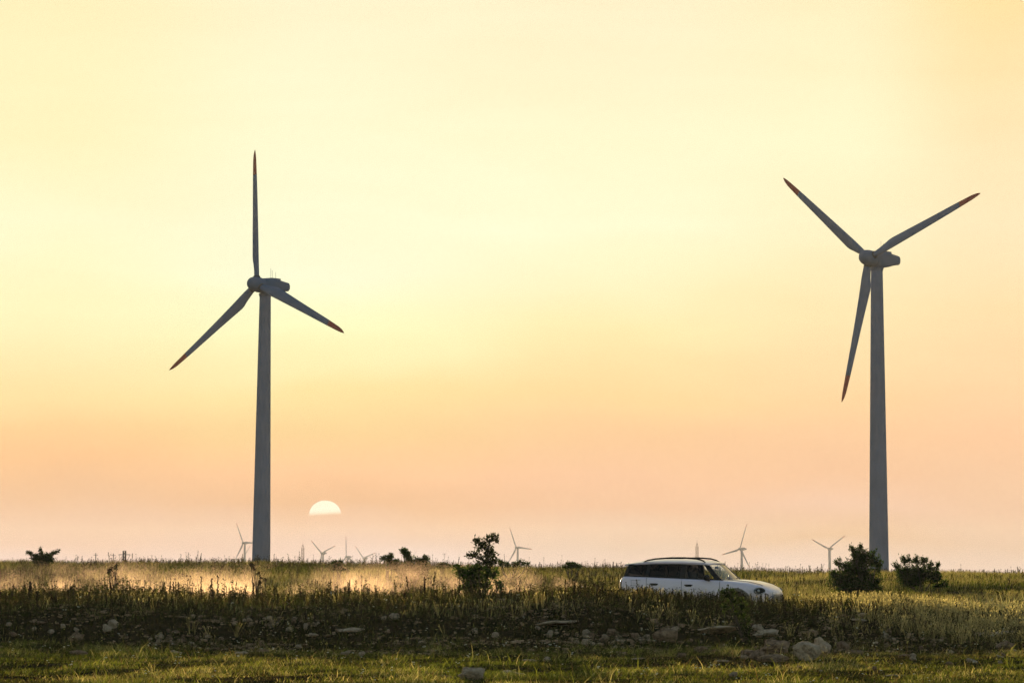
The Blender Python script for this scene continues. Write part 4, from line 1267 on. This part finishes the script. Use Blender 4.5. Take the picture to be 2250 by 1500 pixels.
            for k in range(5):
                an = 2 * math.pi * k / 5 + .3
                m.box((.125 * math.cos(an), sg * .07, .125 * math.sin(an)), (.21, .03, .055), Matrix.Rotation(-an, 3, 'Y'))
            m.tube([(0, sg * .05, 0), (0, sg * .10, 0)], .05, 16)
            m.build('rim', rimm, wl, sharp=.6)
    # side glass geometry: belt curve to top curve
    def belt(x): return Vector((x, 0, ZS(x) + .002)), W(x) - .105
    YT = .655
    def ztop(x): return float(np.interp(x, [-1.95, -1.3, .0, .42], [1.485, 1.515, 1.515, 1.49]))
    def gp(xb, xt, f, sg, off=0.0):
        """point on the glasshouse side: xb at the belt, xt at the top, f = 0 belt .. 1 top"""
        zb_ = ZS(xb); yb = W(xb) - .105; zt_ = ztop(xt)
        bulge = .03 * math.sin(math.pi * f)
        return Vector((xb + (xt - xb) * f, sg * (yb + (YT - yb) * f + bulge + off), zb_ + (zt_ - zb_) * f))
    def panel(name, mt, xb0, xb1, xt0, xt1, f0, f1, sg, off=0.0, th=.0):
        m = MB(); rows = []
        for i in range(9):
            u = i / 8; row = []
            for j in range(7):
                f = f0 + (f1 - f0) * j / 6
                row.append(gp(xb0 + (xb1 - xb0) * u, xt0 + (xt1 - xt0) * u, f, sg, off))
            rows.append(row)
        m.grid(rows)
        if th:
            rows2 = [[p - Vector((0, sg * th, 0)) for p in r] for r in rows]
            m.grid(rows2, flip=True)
            per = lambda R_: [r[0] for r in R_] + R_[-1][1:] + [r[-1] for r in R_[::-1]][1:] + R_[0][::-1][1:-1]
            m.grid([per(rows), per(rows2)], closed=True)
        return m.build(name, mt, root, sharp=.7)
    for sg in (-1, 1):
        # (belt x0, x1, top x0, x1): pillars and window panes
        panel('pillar', black, -2.04, -1.93, -1.93, -1.80, 0, 1, sg, .006, .05)      # rear pillar
        panel('side_window', grear, -1.93, -1.41, -1.80, -1.33, .03, .97, sg)
        panel('pillar', black, -1.41, -1.29, -1.33, -1.24, 0, 1, sg, .006, .05)
        panel('side_window', grear, -1.29, -.36, -1.24, -.34, .03, .97, sg)
        panel('pillar', black, -.36, -.20, -.34, -.20, 0, 1, sg, .006, .05)
        panel('side_window', gside, -.20, .70, -.20, .28, .03, .97, sg)
        panel('windscreen_pillar', black, .70, .90, .28, .43, 0, 1, sg, .008, .06)
        panel('window_trim', black, -2.04, .90, -2.04 + .0, .88, -.01, .035, sg, .010, .05)
    # windscreen, curved between the front pillars
    def screen(name, mt, xb, xt, yb, yt, zb_, zt_, bulge, inset=0.0, rows_n=9):
        m = MB(); rows = []
        for i in range(rows_n):
            f = i / (rows_n - 1); row = []
            for j in range(17):
                u = -1 + 2 * j / 16
                y = u * (yb + (yt - yb) * f - inset)
                x = xb + (xt - xb) * f + bulge * (1 - u * u)
                z = zb_ + (zt_ - zb_) * f + .02 * (1 - u * u)
                row.append((x, y, z))
            rows.append(row)
        m.grid(rows); return m.build(name, mt, root)
    screen('windscreen', gfront, .86, .40, .80, YT - .02, 1.05, 1.50, .12)
    screen('rear_window', grear, -2.02, -1.90, .79, YT - .02, 1.16, 1.48, -.08)
    m = MB(); m.grid([[(.80, -.78 + 1.56 * k / 12, 1.04) for k in range(13)], [(.99 - .13 * (abs(k - 6) / 6) ** 2, -.80 + 1.60 * k / 12, 1.062) for k in range(13)]]); m.build('cowl', black, root)
    for y0 in (-.45, .15):
        m = MB(); m.tube([(.955, y0, 1.085), (.90, y0 + .28, 1.115), (.885, y0 + .52, 1.13)], .010, 5); m.build('wiper', black, root)
    # roof
    m = MB(); rows = []
    RX = [-2.06, -2.02, -1.9, -1.6, -1.2, -.8, -.4, 0, .25, .40, .46]
    RE = [1.475, 1.495, 1.505, 1.53, 1.545, 1.548, 1.545, 1.535, 1.52, 1.50, 1.487]
    RC = [1.50, 1.525, 1.55, 1.60, 1.632, 1.64, 1.635, 1.615, 1.585, 1.55, 1.525]
    for x, e, c in zip(RX, RE, RC):
        row = []
        for j in range(25):
            u = -1 + 2 * j / 24
            y = u * (.685 if x > -1.9 else .66)
            k = abs(u) ** 3.2
            bx = .10 * (1 - u * u) * (1 if x > .2 else 0) * min(1, (x - .1) / .3) - (.05 * (1 - u * u) if x < -1.95 else 0)
            row.append((x + bx, y, c + (e - c) * k))
        rows.append(row)
    low = [[(p[0], p[1] * .985, (p[2] - .035) if 0 < j < 24 else p[2] - .045) for j, p in enumerate(r)] for r in rows]
    m.grid(rows); m.grid(low, flip=True)
    per = lambda R_: [r[0] for r in R_] + R_[-1][1:] + [r[-1] for r in R_[::-1]][1:] + R_[0][::-1][1:-1]
    m.grid([per(rows), per(low)], closed=True)
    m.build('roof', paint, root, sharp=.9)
    m = MB(); m.grid([[(x, y, 1.475) for y in np.linspace(-.62, .62, 5)] for x in (-1.85, -1.0, 0, .36)]); m.build('headliner', dark, root)
    m = MB(); m.box((-2.02, 0, 1.478), (.08, 1.22, .03)); m.build('rear_spoiler', black, root, bevel=.01)
    for sg in (-1, 1):
        m = MB()
        pts = [(-1.52, 1.545), (-1.40, 1.598), (-1.15, 1.640), (-.7, 1.668), (-.3, 1.668), (.05, 1.645), (.22, 1.60), (.32, 1.545)]
        m.tube([(x, sg * .600, z) for x, z in pts], [.018, .022, .024, .024, .024, .024, .022, .016], 8)
        m.build('roof_rail', black, root)
    # doors: thin skins with a shadow gap, handle below the glass
    for sg in (-1, 1):
        for (x0, x1, hx, hz) in ((-1.32, -.30, -1.08, .945), (-.28, .84, -.06, .915)):
            m = MB(); rows = []
            for i in range(22):
                x = x0 + .008 + (x1 - x0 - .016) * i / 21; row = []
                for j in range(11):
                    zlo = .33 if x > -.9 else max(.33, WR + math.sqrt(max(0, .50 ** 2 - (x - AX[0]) ** 2)))
                    if x > .78: zlo = max(.33, WR + math.sqrt(max(0, .50 ** 2 - (x - AX[1]) ** 2)))
                    z = zlo + (ZS(x) - .045 - zlo) * j / 10
                    row.append((x, sg * (side_y(x, z) + .006), z))
                rows.append(row)
            low = [[(p[0], p[1] - sg * .012, p[2]) for p in r] for r in rows]
            m.grid(rows); m.grid([per(rows), per(low)], closed=True)
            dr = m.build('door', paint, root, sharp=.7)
            hb = MB(); yb = side_y(hx, hz)
            hb.tube([(hx - .13, sg * (yb + .004), hz + .004), (hx - .09, sg * (yb + .030), hz), (hx + .06, sg * (yb + .032), hz - .004), (hx + .11, sg * (yb + .004), hz - .004)], [.014, .022, .022, .014], 8)
            hb.box((hx - .01, sg * (yb + .008), hz - .028), (.17, .006, .030))
            hb.build('door_handle', black, dr)
            sm = MB()
            for xx in (x0, x1):
                if xx == x1 and x1 < 0: continue
                ptz = np.linspace(max(.36, WR + math.sqrt(max(0, .50 ** 2 - (xx - (AX[0] if xx < 0 else AX[1])) ** 2))), ZS(xx) - .02, 10)
                sm.tube([(xx, sg * (side_y(xx, z) + .004), z) for z in ptz], .0065, 4)
            sm.build('door_seam', black, dr)
    # fuel flap outline (right side)
    m = MB(); q = [(-1.78, 1.05), (-1.50, 1.05), (-1.52, .90), (-1.76, .90), (-1.78, 1.05)]
    m.tube([(x, -(side_y(x, z) + .003), z) for x, z in q], .0045, 4); m.build('fuel_flap', mat('seam_grey', (.15, .14, .14), .8), root)
    # mirrors
    for sg in (-1, 1):
        m = MB(); rows = []
        for i in range(9):
            a = math.pi * i / 8; r_ = math.sin(a)
            rows.append([(.50 + .075 * r_ * math.cos(th) * 1.0 + .02 * math.cos(a), sg * (.995 + .13 * math.cos(a) * -1), 1.12 + .09 * r_ ** .6 * math.sin(th)) for th in [2 * math.pi * k / 16 for k in range(16)]])
        m.grid(rows, closed=True)
        m.tube([(.52, sg * .80, 1.04), (.52, sg * .90, 1.045), (.50, sg * .97, 1.07)], [.03, .026, .03], 8)
        m.build('side_mirror', black, root)
    # lights
    for sg in (-1, 1):
        hy = .825; hx = front_x(hy) ; nrm = .78
        def ell(c, rr, name, mt, parent, tilt=0.0):
            m = MB(); rows = []
            rot = Matrix.Rotation(sg * nrm, 3, 'Z') @ Matrix.Rotation(tilt, 3, 'Y')
            for i in range(9):
                a = math.pi * i / 8
                rows.append([Vector(c) + rot @ Vector((rr[0] * math.cos(a), rr[1] * math.sin(a) * math.cos(2 * math.pi * k / 24), rr[2] * math.sin(a) * math.sin(2 * math.pi * k / 24))) for k in range(24)])
            m.grid(rows, closed=True); return m.build(name, mt, parent)
        hl = ell((hx - .035, sg * (hy - .025), .755), (.050, .18, .105), 'headlight', black, root, R(-12))
        m = MB(); rot = Matrix.Rotation(sg * nrm, 3, 'Z') @ Matrix.Rotation(R(-12), 3, 'Y')
        c0 = Vector((hx - .025, sg * (hy - .005), .755))
        m.tube([c0 + rot @ Vector((.020, .16 * math.cos(a), .088 * math.sin(a))) for a in np.linspace(0, 2 * math.pi, 25)], .009, 6, caps=False)
        m.build('light_ring', chrome, hl)
        m = MB()
        for dy in (-.05,):
            m.tube([c0 + rot @ Vector((.03, dy, 0)), c0 + rot @ Vector((.05, dy, 0))], [.045, .030], 14)
        m.build('lens', mat('lamp_glass', (.38, .38, .37), .12, coat=1.0), hl)
        m = MB()
        rows = []
        for z in np.linspace(.66, 1.07, 8):
            row = []
            for k in range(6):
                yy = .70 + .145 * k / 5; 
                xr = float(np.interp(yy, w_w[:6], xs_w[:6]))
                row.append((xr - .012, sg * (min(yy, side_y(xr, z)) + .008), z))
            rows.append(row)
        m.grid(rows); low = [[(p[0] + .03, p[1] - sg * .02, p[2]) for p in r] for r in rows]
        m.grid([per(rows), per(low)], closed=True)
        m.build('tail_light', redl, root)
    # grille
    m = MB(); rows = []
    for z in np.linspace(.42, .71, 7):
        hw = .46 - .10 * max(0, (z - .59) / .12) - .06 * max(0, (.50 - z) / .08)
        rows.append([(front_x(u * hw) + .012 - .05 * max(0, z - .62) / .1, u * hw, z) for u in np.linspace(-1, 1, 15)])
    m.grid(rows); low = [[(p[0] - .05, p[1], p[2]) for p in r] for r in rows]
    m.grid([per(rows), per(low)], closed=True)
    gr = m.build('grille', black, root)
    m = MB(); m.tube([Vector(p) + Vector((.01, 0, 0)) for p in per(rows)] + [Vector(per(rows)[0]) + Vector((.01, 0, 0))], .012, 6, caps=False); m.build('grille_frame', chrome, gr)
    m = MB()
    for r in rows[1:-1]: m.tube([Vector(p) + Vector((.012, 0, 0)) for p in r], .006, 4)
    m.build('grille_slats', mat('satin_slats', (.25, .25, .25), .3, metal=.8), gr)
    # bonnet crease lines and washer slots
    m = MB()
    for sg in (-1, 1):
        m.tube([(x, sg * (W(x) * .66), ZS(x) + (ZT(x) - ZS(x)) * .62 + .004) for x in np.linspace(.95, 1.98, 14)], .006, 4)
    m.build('bonnet_seam', mat('seam_dark', (.10, .10, .10), .8), root)
    # interior
    m = MB()
    m.box((-.55, 0, .50), (2.8, 1.46, .04)); 
    for sg in (-1, 1): m.box((-.55, sg * .755, .78), (2.85, .03, .52))
    m.box((.62, 0, .94), (.40, 1.50, .16)); m.box((-1.97, 0, .82), (.04, 1.46, .60))
    m.build('cabin_tub', dark, root, smooth=False)
    def seat(x, y, wd):
        s_ = empty('seat', (x, y, .52), 0, root)
        m = MB(); m.box((.12, 0, .12), (.52, wd, .20)); m.build('seat_base', seatm, s_, bevel=.05)
        m = MB(); m.box((-.20, 0, .45), (.16, wd, .66), Matrix.Rotation(R(-14), 3, 'Y')); m.build('backrest', seatm, s_, bevel=.05)
        for yy in ((0,) if wd < .7 else (-.38, .38)):
            m = MB(); m.box((-.30, yy, .86), (.10, .26, .17), Matrix.Rotation(R(-10), 3, 'Y')); m.tube([(-.28, yy - .05, .76), (-.28, yy - .05, .86)], .008, 5); m.tube([(-.28, yy + .05, .76), (-.28, yy + .05, .86)], .008, 5)
            m.build('headrest', seatm, s_, bevel=.035)
    seat(-.18, -.37, .50); seat(-.18, .37, .50); seat(-1.12, 0, 1.28)
    m = MB(); rot = Matrix.Rotation(R(-62), 3, 'Y'); c = Vector((.30, .37, 1.0))
    m.tube([c + rot @ Vector((.17 * math.cos(a), .17 * math.sin(a), 0)) for a in np.linspace(0, 2 * math.pi, 25)], .015, 7, caps=False)
    m.tube([c + rot @ Vector((-.16, 0, 0)), c, c + rot @ Vector((0, .16, 0))], .012, 5); m.tube([c, c + rot @ Vector((0, -.16, 0))], .012, 5); m.tube([c, c + Vector((.22, 0, -.08))], .03, 6)
    m.build('steering_wheel', dark, root)
    m = MB(); m.box((.44, 0, 1.40), (.03, .22, .065)); m.tube([(.46, 0, 1.42), (.48, 0, 1.49)], .008, 5); m.build('rear_view_mirror', dark, root)
car()

# ------------------------------------------------------------------ dust raised by the car
def dust():
    x0, x1 = -27.0, 3.4
    m = MB(); rows = []
    n = 40
    for i in range(n + 1):
        x = x0 + (x1 - x0) * i / n
        yc = road_y(x) + 2.2
        k = min(1, (x1 - x) / 5 + .3)
        rows.append([(x, yc + 5.2 * k * math.cos(a), -1.42 + max(0, math.sin(a)) ** .6 * 1.95 * k) for a in np.linspace(0, 2 * math.pi, 25)[:-1]])
    m.grid(rows, closed=True); m.cap(rows[0], True); m.cap(rows[-1])
    mt = bpy.data.materials.new('road_dust_cloud'); mt.use_nodes = True
    t = mt.node_tree; t.nodes.clear()
    g = N(t, 'ShaderNodeTexCoord')
    def noise(scale, sc, det, dist):
        mp = N(t, 'ShaderNodeMapping'); mp.inputs['Scale'].default_value = sc; mp.inputs['Rotation'].default_value = (0, 0, R(20)); t.links.new(g.outputs['Object'], mp.inputs[0])
        n1 = N(t, 'ShaderNodeTexNoise'); n1.inputs['Scale'].default_value = scale; n1.inputs['Detail'].default_value = det; n1.inputs['Distortion'].default_value = dist
        t.links.new(mp.outputs[0], n1.inputs[0]); return n1.outputs[0]
    a_ = noise(1.0, (.36, .20, .45), 2.0, .5)
    b_ = noise(1.0, (1.1, .7, 1.5), 4.0, 1.2)
    s = N(t, 'ShaderNodeSeparateXYZ'); t.links.new(g.outputs['Object'], s.inputs[0])
    hz = N(t, 'ShaderNodeMapRange'); t.links.new(s.outputs[2], hz.inputs[0]); hz.inputs[1].default_value = .45; hz.inputs[2].default_value = -1.2; hz.inputs[3].default_value = 0; hz.inputs[4].default_value = 1
    # fades to nothing well inside the shell: along the axis, across the road and upward
    yc = M_('ADD', M_('MULTIPLY', M_('SUBTRACT', s.outputs[0], 5.3, tree=t), .36, tree=t), M_('SUBTRACT', s.outputs[1], CARD + 2.2, tree=t), tree=t)
    cr = N(t, 'ShaderNodeMapRange', interpolation_type='SMOOTHSTEP'); t.links.new(M_('ABSOLUTE', yc, tree=t), cr.inputs[0]); cr.inputs[1].default_value = 4.6; cr.inputs[2].default_value = 1.5; cr.inputs[3].default_value = 0; cr.inputs[4].default_value = 1
    xe = N(t, 'ShaderNodeMapRange', interpolation_type='SMOOTHSTEP'); t.links.new(s.outputs[0], xe.inputs[0]); xe.inputs[1].default_value = 3.3; xe.inputs[2].default_value = 1.2; xe.inputs[3].default_value = 0; xe.inputs[4].default_value = 1
    puff = N(t, 'ShaderNodeMapRange', interpolation_type='SMOOTHSTEP'); t.links.new(M_('ADD', a_, M_('MULTIPLY', M_('SUBTRACT', b_, .5, tree=t), .55, tree=t), tree=t), puff.inputs[0]); puff.inputs[1].default_value = .485; puff.inputs[2].default_value = .65; puff.inputs[3].default_value = 0.0; puff.inputs[4].default_value = 1
    hh = M_('POWER', hz.outputs[0], 1.6, tree=t)
    de = M_('MULTIPLY', M_('MULTIPLY', M_('MULTIPLY', puff.outputs[0], hh, tree=t), M_('MULTIPLY', cr.outputs[0], xe.outputs[0], tree=t), tree=t), DUST_D, tree=t)
    vs = N(t, 'ShaderNodeVolumePrincipled'); vs.inputs['Color'].default_value = (1.0, .70, .46, 1); vs.inputs['Anisotropy'].default_value = .6
    t.links.new(de, vs.inputs['Density'])
    o = N(t, 'ShaderNodeOutputMaterial'); t.links.new(vs.outputs[0], o.inputs['Volume'])
    ob = m.build('dust_cloud', mt)
    tag(ob, 'warm backlit dust hanging over the dirt road behind the car', 'dust', kind='stuff')
DUST_D = 0.31
dust()

# ------------------------------------------------------------------ haze
def haze():
    m = MB()
    m.box((0, 2950, 22.0), (7600, 8100, 138.0))       # from z = -47 to z = 91
    mt = bpy.data.materials.new('haze_air'); mt.use_nodes = True
    t = mt.node_tree; t.nodes.clear()
    vs = N(t, 'ShaderNodeVolumePrincipled'); vs.inputs['Color'].default_value = (.95, .90, .85, 1); vs.inputs['Anisotropy'].default_value = .2
    vs.inputs['Density'].default_value = HAZE_D
    o = N(t, 'ShaderNodeOutputMaterial'); t.links.new(vs.outputs[0], o.inputs['Volume'])
    ob = m.build('haze', mt, smooth=False)
    tag(ob, 'thin warm evening haze between the field and the horizon', 'haze', kind='stuff')
HAZE_D = 0.8e-4
haze()
